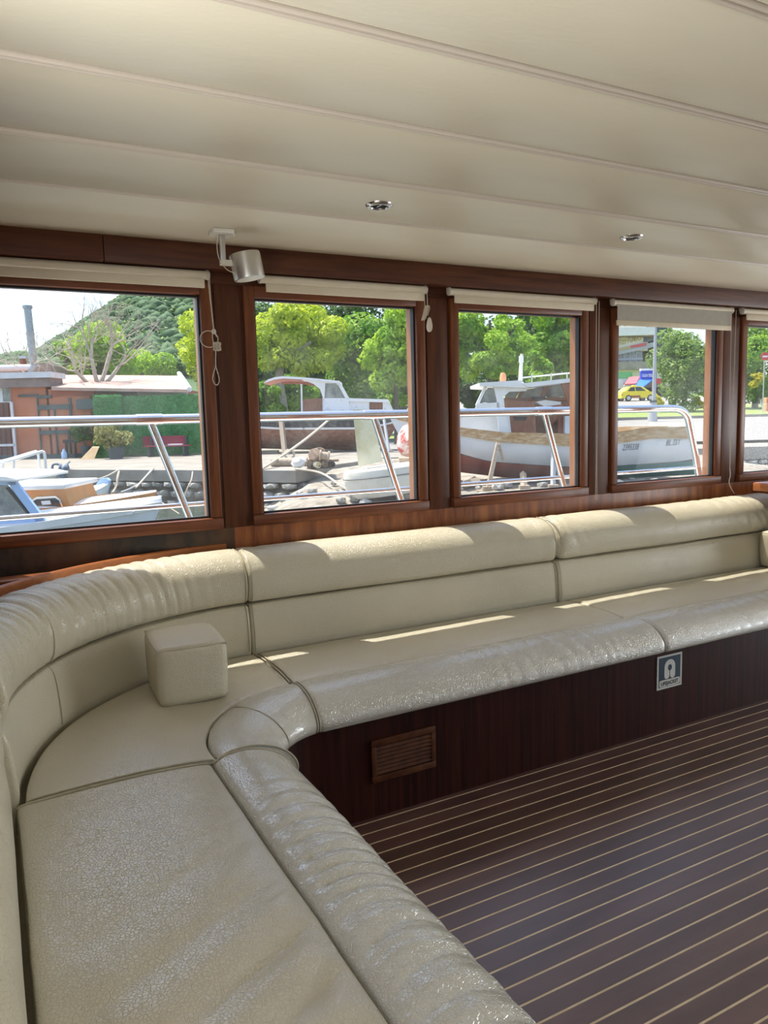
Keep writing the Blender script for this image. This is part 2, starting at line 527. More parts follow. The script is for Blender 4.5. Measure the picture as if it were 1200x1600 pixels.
# --- floor: cream seam compound with dark planks let into it
fl = box('floor', (XL - 0.1, YB - 0.1, -0.08), (XR + 0.1, YF + 0.1, -0.0006), 'seam_cream')
tag(fl, 'dark varnished plank floor with pale cream seams', 'floor', kind='structure')
PL_PITCH, PL_W = 0.0575, 0.0515
pv, pf = box_vf((-0.0, -PL_W / 2, -0.02), (6.3, PL_W / 2, 0.0), 0.0)
first = None
for k in range(-1, 74):
    yc = 2.092 - PL_PITCH * (k + 0.5)
    if first is None:
        first = obj('plank', np.array(pv) + np.array([0.5, yc, 0]), pf, 'plank_wood', fl)
        first_y = yc
    else:
        c = first.copy()
        COL.objects.link(c)
        c.parent = fl
        c.location = first.location + Vector((0, yc - first_y, 0))
# --- ceiling: padded cream boards with double-bead battens
ce = box('ceiling', (XL - 0.12, YB - 0.12, 1.975), (XR + 0.1, YO + 0.023, 2.06), 'ceiling_vinyl')
tag(ce, 'cream padded ceiling boards divided by thin beaded battens', 'ceiling', kind='structure')
BL = [2.312, 1.937, 1.560, 1.219, 0.885, 0.545, 0.205, -0.135, -0.475, -0.815, -1.155, -1.495, -1.835]
edges = [2.84] + BL + [YB]
BW = [0.014] + [0.022] * (len(BL) - 1)
gaps = [0.0] + [w * 0.52 + 0.0042 for w in BW] + [0.0]
for i, (a, b) in enumerate(zip(edges[:-1], edges[1:])):
    box('ceiling_board', (XL, b + gaps[i + 1], CEIL), (XR, a - gaps[i], 1.98), 'ceiling_vinyl', ce, bev=0.003)
def batten_prof(w):
    pr = []
    for c, r in ((-w * 0.32, w * 0.20), (w * 0.32, w * 0.20)):
        for k in range(9):
            t = PI * k / 8
            pr.append((c - r * math.cos(t), CEIL + 0.002 - r * 1.9 * math.sin(t)))
    return pr
for i, yb in enumerate(BL):
    w = BW[i]
    pr = batten_prof(w)
    V, F = [], []
    loop = [(yb + a, z) for a, z in pr] + [(yb + w / 2, CEIL + 0.016), (yb - w / 2, CEIL + 0.016)]
    for x in (XL, XR):
        V += [(x, a, z) for a, z in loop]
    n = len(loop)
    F = [(k, (k + 1) % n, n + (k + 1) % n, n + k) for k in range(n)] + [tuple(range(n)), tuple(range(2 * n - 1, n - 1, -1))]
    obj('batten', V, F, 'ceiling_bead', ce)

# --- window wall
WINS = [(-0.02, 0.766), (0.980, 1.706), (1.928, 2.650), (2.897, 3.640), (3.886, 4.612), (4.86, 5.59), (5.83, 6.56)]
WZ0, WZ1 = 0.9425, 1.788
FRW = 0.045                                       # frame member width
wf = thing('wall_front', 'mahogany window wall with posts between five windows', 'wall', (3.2, 2.95, 0), kind='structure')
box('lower_panel', (0.86, YF, 0.0), (XR, YO, WZ0 - FRW), 'panel_streaky', wf)
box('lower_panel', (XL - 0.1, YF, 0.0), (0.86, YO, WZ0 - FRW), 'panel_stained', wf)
box('header', (XL - 0.1, YF, WZ1 + FRW), (XR + 0.1, YO + 0.023, 1.99), 'mahogany_h', wf)
ed = [XL - 0.1] + [v for w in WINS for v in (w[0] - FRW, w[1] + FRW)] + [XR + 0.1]
for a, b in zip(ed[0::2], ed[1::2]):
    box('post', (a, YF, WZ0 - FRW), (b, YO, WZ1 + FRW), 'mahogany_v', wf)
    box('post_face', (a + 0.012, YF - 0.008, WZ0 - FRW + 0.0), (b - 0.012, YF + 0.002, WZ1 + FRW), 'mahogany_v', wf, bev=0.003)
names = ['widest leftmost window looking onto the orange house and moored boats', 'window looking onto the derelict dark hull boat',
         'window looking onto the white boat with wooden wheelhouse', 'window under the half lowered blind, taxi outside',
         'window at the right edge of view looking onto the road', 'saloon window further aft', 'last saloon window aft']
for i, (x0, x1) in enumerate(WINS):
    w = thing('window_%d' % (i + 1), names[i], 'window', ((x0 + x1) / 2, 2.93, WZ0), kind='structure')
    f0, f1 = 2.882, YO - 0.002
    box('frame_stile', (x0 - FRW, f0, WZ0 - 0.001), (x0, f1, WZ1 + FRW), 'frame_wood_v', w, bev=0.006)
    box('frame_stile', (x1, f0, WZ0 - 0.001), (x1 + FRW, f1, WZ1 + FRW), 'frame_wood_v', w, bev=0.006)
    box('frame_rail', (x0 - 0.001, f0 + 0.001, WZ1), (x1 + 0.001, f1 + 0.023, WZ1 + FRW), 'frame_wood_h', w, bev=0.004)
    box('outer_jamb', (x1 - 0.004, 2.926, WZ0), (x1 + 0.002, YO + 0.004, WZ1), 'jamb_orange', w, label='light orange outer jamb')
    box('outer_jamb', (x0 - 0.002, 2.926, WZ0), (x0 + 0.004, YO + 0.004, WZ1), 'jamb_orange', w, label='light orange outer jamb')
    box('frame_rail', (x0 - FRW - 0.001, f0 - 0.008, WZ0 - FRW), (x1 + FRW + 0.001, f1, WZ0), 'frame_wood_h', w, bev=0.006)
    g = 0.007
    gv = merge([box_vf((x0, 2.900, WZ0), (x0 + g, 2.922, WZ1)), box_vf((x1 - g, 2.898, WZ0), (x1, 2.924, WZ1)),
                box_vf((x0, 2.908, WZ1 - g), (x1, 2.922, WZ1)), box_vf((x0, 2.908, WZ0), (x1, 2.922, WZ0 + g))])
    obj('gasket', *gv, 'gasket', w, label='black rubber gasket')
    box('pane', (x0 + 0.003, 2.913, WZ0 + 0.003), (x1 - 0.003, 2.918, WZ1 - 0.003), 'window_glass', w, label='clear slightly dusty glass')
# header beam in two lengths with a butt joint
t1 = thing('trim_1', 'long mahogany beam under the ceiling above the windows', 'beam', (3.2, 2.86, 1.87), kind='structure')
for a, b in ((XL, 0.4235), (0.425, XR)):
    box('beam_length', (a, 2.812, 1.872), (b, YF, CEIL + 0.004), 'mahogany_h', t1, bev=0.004)
# --- the other walls of the saloon (out of view), with their window openings
def open_wall(name, label, axis, face, back, a0, a1, opens, z0=WZ0, z1=WZ1):
    w = thing(name, label, 'wall', (0, 0, 0), kind='structure')
    def bx(nm, p0, p1, q0, q1, m):
        if axis == 'x':
            box(nm, (min(face, back), p0, q0), (max(face, back), p1, q1), m, w)
        else:
            box(nm, (p0, min(face, back), q0), (p1, max(face, back), q1), m, w)
    if z0 > 0:
        bx('lower_panel', a0, a1, 0, z0, 'panel_streaky')
    bx('header', a0, a1, z1, 1.99, 'mahogany_h')
    e = [a0] + [v for o in opens for v in o] + [a1]
    for p, q in zip(e[0::2], e[1::2]):
        bx('post', p, q, z0, z1, 'mahogany_v')
open_wall('wall_left', 'mahogany forward end wall of the saloon with window openings', 'x', XL, XL - 0.1, YB, YF, [(-1.9, -0.95), (-0.8, 0.15), (0.3, 1.25)])
open_wall('wall_back', 'mahogany wall on the opposite side with window openings', 'y', YB, YB - 0.1, XL, XR, [(0.1 + k * 0.97, 0.1 + k * 0.97 + 0.8) for k in range(6)])
open_wall('wall_right', 'aft end wall of the saloon with wide doorway', 'x', XR, XR + 0.1, YB, YF, [(-1.3, 1.9)], 0.0, 1.9)

# ================================================================== BENCH
SZ = 0.46
CC = np.array([0.84, 1.835])
CRAD = 0.82
Y_B0, X_B1 = -1.15, 5.6
def path_left(y0, y1, step=0.012):
    n = max(2, int(abs(y1 - y0) / step))
    return [(np.array([0.0, y0 + (y1 - y0) * k / n]), np.array([1.0, 0.0]), y0 + (y1 - y0) * k / n) for k in range(n + 1)]
def path_win(x0, x1, step=0.012):
    n = max(2, int(abs(x1 - x0) / step))
    return [(np.array([x0 + (x1 - x0) * k / n, CC[1] + CRAD - 0.015]), np.array([0.0, -1.0]), x0 + (x1 - x0) * k / n) for k in range(n + 1)]
def path_corner(t0=0.0, t1=1.0, n=110):
    out = []
    for k in range(n + 1):
        t = t0 + (t1 - t0) * k / n
        th = PI - t * PI / 2
        d = np.array([math.cos(th), math.sin(th)])
        out.append((CC + CRAD * d + np.array([0, -0.015 * t]), -d, t))
    return out
def n1(x, seed=0):                               # smooth 1-D noise, -1..1
    i = math.floor(x)
    f = x - i
    f = f * f * (3 - 2 * f)
    h = lambda k: math.sin((k + seed * 17.3) * 127.1 + 3.7) * 43758.5453 % 1.0
    return (h(i) * (1 - f) + h(i + 1) * f) * 2 - 1
def ridge(x, seed=0):
    return 1 - abs(n1(x, seed))
def sweep(path, prof_fn, disp=None, rnd=0.014, pn=5, cap=True):
    """sweep a closed (u,z) profile along a path of (point, inward normal, parameter); ends rounded off"""
    rings = []
    N = len(path)
    for i, (p, n, s) in enumerate(path):
        prof = [np.array(q) for q in prof_fn(s)]
        pr = np.array(spline(prof, pn, closed=True))
        t = np.roll(pr, -1, 0) - np.roll(pr, 1, 0)
        t /= np.linalg.norm(t, axis=1)[:, None] + 1e-9
        nr = np.stack([t[:, 1], -t[:, 0]], 1)
        area2 = np.sum(pr[:, 0] * np.roll(pr[:, 1], -1) - np.roll(pr[:, 0], -1) * pr[:, 1])
        if area2 < 0:
            nr = -nr
        M = len(pr)
        if disp is not None:
            d = np.array([disp(s, j / M, pr[j]) for j in range(M)])
            pr = pr + nr * d[:, None]
        # rounding near both ends
        L0 = np.linalg.norm(path[i][0] - path[0][0])
        L1 = np.linalg.norm(path[i][0] - path[-1][0])
        e = min(L0, L1)
        if rnd > 0 and e < rnd:
            ins = rnd - math.sqrt(max(rnd * rnd - (rnd - e) ** 2, 0))
            pr = pr - nr * ins
        rings.append(np.column_stack([p[0] + n[0] * pr[:, 0], p[1] + n[1] * pr[:, 0], pr[:, 1]]))
    V = np.concatenate(rings)
    F = []
    for i in range(N - 1):
        for j in range(M):
            j2 = (j + 1) % M
            F.append((i * M + j, i * M + j2, (i + 1) * M + j2, (i + 1) * M + j))
    if cap:
        F.append(tuple(range(M)))
        F.append(tuple(range(N * M - 1, (N - 1) * M - 1, -1)))
    return V, F
def dense_ends(path):
    """extra stations close to both ends so the rounding shows"""
    def mid(a, b, t):
        return (a[0] + (b[0] - a[0]) * t, (a[1] + (b[1] - a[1]) * t) / np.linalg.norm(a[1] + (b[1] - a[1]) * t), a[2] + (b[2] - a[2]) * t)
    a, b, c, d = path[0], path[1], path[-2], path[-1]
    return [a, mid(a, b, .12), mid(a, b, .3), mid(a, b, .6)] + path[1:-1] + [mid(c, d, .4), mid(c, d, .7), mid(c, d, .88), d]
UC_L, UC_W = 0.452, 0.372
def pad_prof(uc):
    return [(0.005, 0.352), (0.004, 0.40), (0.005, 0.440), (0.014, 0.4555), (0.06, SZ), (uc * 0.35, SZ + 0.004), (uc * 0.65, SZ + 0.004), (uc - 0.06, SZ - 0.001),
            (uc - 0.012, SZ - 0.008), (uc - 0.003, SZ - 0.020), (uc - 0.003, 0.40), (uc - 0.003, 0.352), (uc * 0.5, 0.350)]
def roll_prof(uc):
    q = [(0.0, 0.352), (-0.001, 0.40), (0.002, 0.440), (0.012, 0.455), (0.035, 0.4645), (0.075, 0.468), (0.12, 0.462), (0.162, 0.446), (0.196, 0.420),
         (0.214, 0.390), (0.211, 0.364), (0.192, 0.350), (0.15, 0.346), (0.06, 0.346)]
    return [(uc + a, z) for a, z in q]
def uc_c(t):
    return UC_L + (UC_W - UC_L) * t
def piping_ring(name, station, prof, parent, keep, out=0.002, r=0.0028):
    p, n, s = station
    pr = spline([np.array(q) for q in prof], 5, closed=True)
    c = np.mean(pr, axis=0)
    pts = [np.array([p[0] + n[0] * q[0], p[1] + n[1] * q[0], q[1]]) for q in pr if keep(q)]
    return tube(name, pts, r, 'piping', parent, n=6)

# wooden base of the bench: left run, corner and window run in one curved plinth
def base_prof(s_u):
    uf = s_u + 0.155
    return [(-0.24, 0.0), (-0.24, 0.345), (uf, 0.345), (uf, 0.0)]
bp = [(p, n, UC_L) for p, n, s in path_left(Y_B0, CC[1], 0.3)][:-1] + [(p, n, uc_c(s)) for p, n, s in path_corner(0, 1, 40)] + [(p, n, UC_W) for p, n, s in path_win(CC[0], X_B1, 0.4)][1:]
V, F = [], []
for p, n, u in bp:
    for a, z in base_prof(u):
        V.append((p[0] + n[0] * a, p[1] + n[1] * a, z))
for i in range(len(bp) - 1):
    for j in range(4):
        F.append((i * 4 + j, i * 4 + (j + 1) % 4, (i + 1) * 4 + (j + 1) % 4, (i + 1) * 4 + j))
F += [(0, 1, 2, 3), tuple(len(V) - k for k in (1, 2, 3, 4))]
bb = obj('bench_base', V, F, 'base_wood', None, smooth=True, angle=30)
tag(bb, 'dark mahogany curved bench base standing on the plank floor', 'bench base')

# --- seat cushions
def pleat(x):
    """rounded ridges between sharp valleys, about -0.7..0.3"""
    return abs(math.sin(PI * x)) ** 0.55 - 0.72
def fold_left_pad(s, q, p):
    # broad diagonal drag folds towards the near end, faint ones elsewhere
    if p[1] < 0.44:
        return 0.0
    u = p[0] / UC_L
    edge = min(1.0, max(0.0, (0.97 - u) / 0.10)) * min(1.0, u / 0.12)
    near = min(max((1.46 - s) / 0.42, 0), 1)
    x = s * 6.6 - u * 1.7 + 0.5 * n1(s * 2.4 - u * 0.8, 3)
    w = 0.030 * near * (abs(math.sin(PI * x)) ** 0.62 - 0.70) * (0.15 + 0.95 * u * u) * (0.75 + 0.4 * n1(s * 3.7, 19))
    x2 = s * 11.5 - u * 2.6 + 0.5 * n1(s * 5 - u * 1.5, 7)
    fine = 0.0080 * (pleat(x2) + 0.4) * max(0, u - 0.40) * 1.7 * min(max((1.66 - s) / 0.25, 0), 1) * (0.5 + 0.5 * n1(s * 4.3, 14))
    return edge * (w + fine) + 0.0015 * n1(s * 7 + u * 5, 1)
def fold_left_roll(s, q, p):
    if p[1] < 0.356:
        return 0.0
    a = (p[0] - UC_L) / 0.21
    edge = min(1.0, max(0.0, a / 0.22))
    env = min(max((1.66 - s) / 0.16, 0.04), 1) * (0.72 + 0.40 * n1(s * 3.1, 4))
    x = s * 14.5 - 0.45 * math.sin(a * 2.2) + 0.8 * n1(s * 4.5 + a * 0.25, 6)
    x2 = s * 27 - 0.7 * math.sin(a * 2.0) + 0.6 * n1(s * 9 + a * 0.5, 26)
    fade = 0.45 + 0.55 * math.sin(PI * min(max(a * 0.9 + 0.1, 0), 1))
    return fade * edge * env * (0.0125 * pleat(x) + 0.0035 * pleat(x2)) + 0.003 * edge * n1(s * 5, 8)
def fold_win_roll(s, q, p):
    if p[1] < 0.36:
        return 0.0
    a = (p[0] - UC_W) / 0.21
    edge = min(1.0, max(0.0, a / 0.3))
    return edge * (0.0052 * pleat(s * 14 + 0.35 * math.sin(a * 3) + 0.7 * n1(s * 6 + a, 11)) * (0.6 + 0.6 * n1(s * 1.7, 12)) + 0.003 * n1(s * 3.1, 13))
def fold_win_pad(s, q, p):
    if p[1] < 0.44:
        return 0.0
    u = p[0] / UC_W
    edge = min(1.0, max(0.0, (0.97 - u) / 0.10)) * min(1.0, u / 0.12)
    return edge * (0.003 * n1(s * 4.2 + p[0] * 3, 15) + 0.0030 * pleat(s * 6.5 + p[0] * 4 + 0.6 * n1(s * 5, 17)) * (0.5 + 0.5 * n1(s * 2.0, 16)))
def keep_top(q):
    return q[1] > 0.395

def seat(label, pathp, pathr, uc, fp, fr, loc, ends):
    t = thing('seat_cushion', label, 'seat cushion', loc, 'leather seat cushions of the bench')
    V, F = sweep(dense_ends(pathp), lambda s: pad_prof(uc(s)), fp)
    obj('seat_pad', V, F, 'leather_seat', t, smooth=True)
    V, F = sweep(dense_ends(pathr), lambda s: roll_prof(uc(s)), fr)
    rl = obj('front_roll', V, F, 'leather_shiny', t, smooth=True, label='rounded glossy leather front roll')
    for st in ends:
        u = uc(st[2])
        piping_ring('piping', st, [(a, z + 0.0006) for a, z in pad_prof(u)], t, lambda q: q[1] > 0.45 and q[0] < u - 0.01)
        piping_ring('piping', st, [(a, z + 0.0006) for a, z in roll_prof(u)], rl, lambda q: q[1] > 0.36 and q[0] > u + 0.005)
    return t
G = 0.004
pl_ = path_left(Y_B0, CC[1] - 0.006, 0.0065)
seat('near left seat cushion with drag wrinkles filling the lower left', pl_, pl_, lambda s: UC_L, fold_left_pad, fold_left_roll, (0.3, 0.3, 0.345), [pl_[-2]])
pcn = path_corner(0.003, 0.994)
cs = seat('curved corner seat cushion under the cube cushion', pcn, pcn, uc_c,
     lambda s, q, p: 0.0 if p[1] < 0.44 else 0.002 * n1(s * 7 + p[0] * 6, 21),
     lambda s, q, p: 0.0 if p[1] < 0.36 else 0.0035 * (ridge(s * 9 + 2 * math.sin((p[0] - 0.5) * 9), 22) - 0.5), (0.4, 2.2, 0.345), [pcn[0], pcn[-1]])
mid = pcn[len(pcn) * 58 // 100]
piping_ring('seam', mid, [(a, z + 0.0015) for a, z in roll_prof(uc_c(mid[2]))], [c for c in cs.children if c.name.startswith('front_roll')][0], lambda q: q[1] > 0.36 and q[0] > uc_c(mid[2]) + 0.005, r=0.002)
XS = 2.335
p1_ = path_win(CC[0] + 0.006, XS - 0.003, 0.008)
seat('long window seat cushion beside the corner, above the wooden vent', p1_, p1_, lambda s: UC_W, fold_win_pad, fold_win_roll, (1.6, 2.4, 0.345), [p1_[0]])
p2_ = path_win(XS + 0.003, 4.15, 0.008)
seat('far window seat cushion above the lifejacket sign', p2_, p2_, lambda s: UC_W, fold_win_pad, fold_win_roll, (3.2, 2.4, 0.345), [])
p3_ = path_win(4.157, X_B1)

# --- back cushions: lower pad and bulging upper roll
def low_prof(s):
    return [(-0.20, 0.360), (-0.21, 0.50), (-0.20, 0.632), (-0.12, 0.638), (-0.045, 0.6345), (-0.026, 0.6245), (-0.016, 0.595), (-0.009, 0.54), (-0.006, 0.49), (-0.007, 0.4625), (-0.02, 0.40), (-0.03, 0.360)]
def up_prof(s):
    return [(-0.205, 0.642), (-0.236, 0.70), (-0.236, 0.775), (-0.205, 0.818), (-0.15, 0.8295), (-0.095, 0.8245), (-0.050, 0.802), (-0.022, 0.766), (-0.011, 0.72), (-0.014, 0.676), (-0.028, 0.648), (-0.055, 0.640), (-0.12, 0.641)]
def back(label, path, fu, fl_, loc, ends, rr=0.016):
    t = thing('back_cushion', label, 'back cushion', loc, 'leather back cushions of the bench')
    V, F = sweep(dense_ends(path), low_prof, fl_, rnd=0.012)
    obj('lower_pad', V, F, 'leather', t, smooth=True)
    V, F = sweep(dense_ends(path), up_prof, fu, rnd=rr)
    up = obj('upper_roll', V, F, 'leather', t, smooth=True, label='bulging upper roll')
    for st in ends:
        piping_ring('piping', st, [(a + 0.0008, z) for a, z in low_prof(0)], t, lambda q: q[0] > -0.045 and q[1] > 0.455, r=0.0022)
        piping_ring('piping', st, [(a + 0.0008, z) for a, z in up_prof(0)], up, lambda q: q[0] > -0.16 and q[1] > 0.645, r=0.0022)
    return t
pbl = path_left(Y_B0, CC[1] - 0.010)
back('left back cushion along the extreme left edge', pbl,
     lambda s, q, p: 0.010 * pleat(s * 6 + (p[1] - 0.7) * 4 + 0.5 * n1(s * 4, 31)) if p[0] > -0.15 else 0.0,
     lambda s, q, p: 0.002 * n1(s * 5, 32) if p[0] > -0.05 else 0.0, (-0.1, 0.3, 0.345), [pbl[-4]])
def corner_pucker(s, q, p):
    if p[0] < -0.2:
        return 0.0
    zz = (p[1] - 0.64) / 0.19
    env = 0.25 + 0.75 * min(max(zz * 1.3, 0), 1)
    e2 = 0.45 + 0.55 * max(0, math.sin(s * PI * 0.95 + 0.15))
    if s > 0.78:
        e2 *= max(0.12, 1 - (s - 0.78) * 6)
    return env * e2 * (0.0085 * pleat(s * 24 + 0.5 * zz + 0.8 * n1(s * 11 + zz * 0.8, 3)) + 0.0035 * pleat(s * 43 + 0.9 * zz + 0.7 * n1(s * 19, 5)))
pbc = path_corner(0.002, 0.993, 230)
cb = back('curved puckered corner back cushion beside the wooden shelf', pbc, corner_pucker,
     lambda s, q, p: 0.0025 * n1(s * 9 + p[1] * 9, 42) if p[0] > -0.05 else 0.0, (0.3, 2.4, 0.345), [pbc[-3]])
for fr_ in (0.36,):
    st = pbc[int(len(pbc) * fr_)]
    piping_ring('seam', st, [(a + 0.0015, z) for a, z in up_prof(0)], cb, lambda q: q[0] > -0.18 and q[1] > 0.645, r=0.0016)
    piping_ring('seam', st, [(a + 0.0012, z) for a, z in low_prof(0)], cb, lambda q: q[0] > -0.04 and q[1] > 0.46, r=0.0016)
def back_pucker(x0, x1, amp):
    def f(s, q, p):
        if p[0] < -0.2:
            return 0.0
        zz = (p[1] - 0.64) / 0.19
        e = math.exp(-((s - x0) / 0.12) ** 2) + math.exp(-((s - x1) / 0.45) ** 2)
        return amp * min(e, 1) * pleat(s * 10 + 0.5 * zz + 0.8 * n1(s * 4.5 + zz, 51)) * (0.3 + max(0, zz)) + 0.0025 * n1(s * 2.6 + zz, 52)
    return f
pb1 = path_win(0.831, 2.298)
back('middle back cushion beneath the second and third windows', pb1, back_pucker(0.83, 2.5, 0.0045), lambda s, q, p: 0.0025 * n1(s * 2.5 + p[1] * 4, 53) if p[0] > -0.05 else 0.0, (1.6, 2.7, 0.345), [pb1[1], pb1[-2]])
pb2 = path_win(2.304, 3.96)
back('right back cushion beneath the window with the half lowered blind', pb2, back_pucker(2.3, 3.8, 0.0105), lambda s, q, p: 0.003 * n1(s * 2.5 + p[1] * 4, 54) if p[0] > -0.05 else 0.0, (3.1, 2.7, 0.345), [pb2[1]], rr=0.05)

# --- corner shelf behind the curved cushion: board, joint piece and orange edge trim
sh = thing('corner_shelf', 'wooden corner shelf behind the curved back cushion', 'shelf', (0.1, 2.7, 0.0))
arc = [CC + 1.066 * np.array([math.cos(PI - t * PI / 2), math.sin(PI - t * PI / 2)]) for t in np.linspace(0.22, 0.995, 40)]
V = [(a[0], a[1], 0.775) for a in arc] + [(a[0], a[1], 0.800) for a in arc]  # unseen deck, made white to bounce sun up onto the saloon ceiling
n = len(arc)
tail = [(0.84, 2.899), (XL, 2.899), (XL, arc[0][1])]
loop = [tuple(a) for a in arc] + tail
V = [(a, b, 0.775) for a, b in loop] + [(a, b, 0.800) for a, b in loop]
m_ = len(loop)
F = [tuple(range(m_)), tuple(range(2 * m_ - 1, m_ - 1, -1))] + [(k, (k + 1) % m_, m_ + (k + 1) % m_, m_ + k) for k in range(m_)]
obj('board', V, F, 'frame_wood_h', sh)
V, F = [], []
for k, t in enumerate(np.linspace(0.22, 0.99, 60)):
    d = np.array([math.cos(PI - t * PI / 2), math.sin(PI - t * PI / 2)])
    for r_, z in ((1.062, 0.80), (1.062, 0.832), (1.066, 0.836), (1.078, 0.836), (1.082, 0.832), (1.082, 0.80)):
        q = CC + r_ * d
        V.append((q[0], q[1], z))
    if k:
        for j in range(6):
            F.append(((k - 1) * 6 + j, (k - 1) * 6 + (j + 1) % 6, k * 6 + (j + 1) % 6, k * 6 + j))
F += [tuple(range(6)), tuple(len(V) - 1 - k for k in range(6))]
obj('edge_trim', V, F, 'trim_orange', sh, smooth=True, angle=40, label='orange varnished curved edge trim')
box('joint_piece', (-0.2, 2.72, 0.80), (0.22, 2.80, 0.815), 'panel_streaky', sh, bev=0.003)
box('support', (-0.15, 2.80, 0.0), (0.3, 2.88, 0.775), 'mahogany_v', sh)

# --- cube cushions
def cube_cushion(label, c, sx, sy, sz, rz):
    t = thing('cube_cushion', label, 'cushion', (c[0], c[1], c[2]), 'loose leather cube cushions')
    bm = bmesh.new()
    bmesh.ops.create_cube(bm, size=1)
    bmesh.ops.subdivide_edges(bm, edges=bm.edges[:], cuts=9, use_grid_fill=True)
    V = []
    ca, sa = math.cos(rz), math.sin(rz)
    bm.verts.index_update()
    for v in bm.verts:
        q = np.array(v.co) * 2
        k = np.array([math.copysign(abs(x) ** 1.0, x) for x in q])
        # rounded box: clamp to inner box and push out by radius
        r = 0.13
        inner = np.clip(k, -1 + r, 1 - r)
        d = k - inner
        L = np.linalg.norm(d)
        k = inner + (d / L * r if L > 1e-6 else d)
        bul = 0.03 * np.cos(q * PI / 2)
        k = k + np.sign(q) * (np.abs(q) > 0.99) * (bul.sum() - bul) * 0.9
        tp = 1 - 0.035 * (1 - (q[2] + 1) / 2)
        x, y, z = k[0] * sx / 2 * tp, k[1] * sy / 2 * tp, (k[2] + 1) * sz / 2
        V.append((c[0] + ca * x - sa * y, c[1] + sa * x + ca * y, c[2] + max(z, 0.0)))
    F = [[x.index for x in f.verts] for f in bm.faces]
    bm.free()
    obj('cover', V, F, 'leather', t, smooth=True)
    pts = []
    hx, hy = sx / 2 * 0.965, sy / 2 * 0.965
    for x, y in spline([(-hx, -hy * .8), (-hx * .8, -hy), (hx * .8, -hy), (hx, -hy * .8), (hx, hy * .8), (hx * .8, hy), (-hx * .8, hy), (-hx, hy * .8)], 6, closed=True):
        pts.append((c[0] + ca * x - sa * y, c[1] + sa * x + ca * y, c[2] + sz * 0.962))
    tube('piping', pts, 0.0026, 'piping', t, n=6, closed=True)
    for i, (x, y) in enumerate(((-1, -1), (1, -1))):
        x, y = x * sx / 2 * 0.955, y * sy / 2 * 0.955
        tube('side_seam', [(c[0] + ca * x * f - sa * y * f, c[1] + sa * x * f + ca * y * f, c[2] + z * sz) for f, z in ((0.965, 0.05), (0.99, 0.4), (1.0, 0.7), (0.995, 0.94))], 0.0018, 'piping', t, n=5)
    return t
cube_cushion('cream leather cube cushion on the curved corner seat', (0.520, 2.362, SZ + 0.004), 0.212, 0.272, 0.180, -0.05)
cube_cushion('cream leather cube cushion at the right edge against the backrest', (3.795, 2.505, SZ + 0.004), 0.21, 0.25, 0.190, 0.0)

# --- vent and lifejacket sign on the bench base
BY = CC[1] + CRAD - 0.015 - UC_W - 0.155          # face of the base
vt = thing('vent_grille', 'wooden slatted vent grille set in the bench base', 'vent', (1.165, BY, 0.12))
vx0, vx1, vz0, vz1 = 1.043, 1.288, 0.121, 0.267
for lo, hi in (((vx0, vz0), (vx1, vz0 + 0.022)), ((vx0, vz1 - 0.022), (vx1, vz1)), ((vx0, vz0 + 0.022), (vx0 + 0.018, vz1 - 0.022)), ((vx1 - 0.018, vz0 + 0.022), (vx1, vz1 - 0.022))):
    box('frame_bar', (lo[0], BY - 0.010, lo[1]), (hi[0], BY, hi[1]), 'vent_wood', vt, bev=0.002)
box('backing', (vx0 + 0.01, BY - 0.0015, vz0 + 0.01), (vx1 - 0.01, BY, vz1 - 0.01), 'void', vt)
for k in range(7):
    z = vz0 + 0.028 + k * 0.0137
    sv, sf = box_vf((vx0 + 0.016, BY - 0.008, z), (vx1 - 0.016, BY - 0.004, z + 0.009))
    sv = [(x, y + (0.005 if zz > z + 0.004 else 0) - 0.0015, zz) for x, y, zz in sv]
    obj('slat', sv, sf, 'vent_wood', vt)
sg = thing('lifejacket_sign', 'small blue and white LIFEJACKET sign on the bench base', 'sign', (2.42, BY, 0.18))
sx0, sx1, sz0, sz1 = 2.350, 2.493, 0.180, 0.321
box('plate', (sx0, BY - 0.003, sz0), (sx1, BY, sz1), 'sign_white', sg)
box('field', (sx0 + 0.009, BY - 0.0036, sz0 + 0.008), (sx1 - 0.009, BY - 0.003, sz1 - 0.008), 'sign_blue', sg)
cxs = (sx0 + sx1) / 2
def flat(name, pts, y, m, parent):
    V = [(x, y, z) for x, z in pts] + [(x, y + 0.0006, z) for x, z in pts]
    k = len(pts)
    F = [tuple(range(k)), tuple(range(2 * k - 1, k - 1, -1))] + [(i, (i + 1) % k, k + (i + 1) % k, k + i) for i in range(k)]
    return obj(name, V, F, m, parent)
def capsule(cx, z0, z1, r, n=10):
    return [(cx + r * math.cos(a), z1 - r + r * math.sin(a)) for a in np.linspace(0, PI, n)] + [(cx + r * math.cos(a), z0 + r + r * math.sin(a)) for a in np.linspace(PI, 2 * PI, n)]
# lifejacket pictogram: horseshoe body with two legs, round neck hole
zt = sz1 - 0.020
R_ = 0.031
body = [(cxs + R_ * math.cos(a), zt - R_ + R_ * math.sin(a)) for a in np.linspace(0, PI, 16)]
body += [(cxs - R_, sz0 + 0.052)] + [(cxs - R_ / 2 - 0.001 + (R_ / 2 - 0.0015) * math.cos(a), sz0 + 0.052 + 0.012 * math.sin(a)) for a in np.linspace(PI, 2 * PI, 8)]
body += [(cxs - 0.002, sz0 + 0.054), (cxs - 0.002, zt - 0.045), (cxs + 0.002, zt - 0.045), (cxs + 0.002, sz0 + 0.054)]
body += [(cxs + R_ / 2 + 0.001 + (R_ / 2 - 0.0015) * math.cos(a), sz0 + 0.052 + 0.012 * math.sin(a)) for a in np.linspace(PI, 2 * PI, 8)] + [(cxs + R_, sz0 + 0.052)]
flat('lifejacket_symbol', body, BY - 0.0042, 'sign_white', sg)
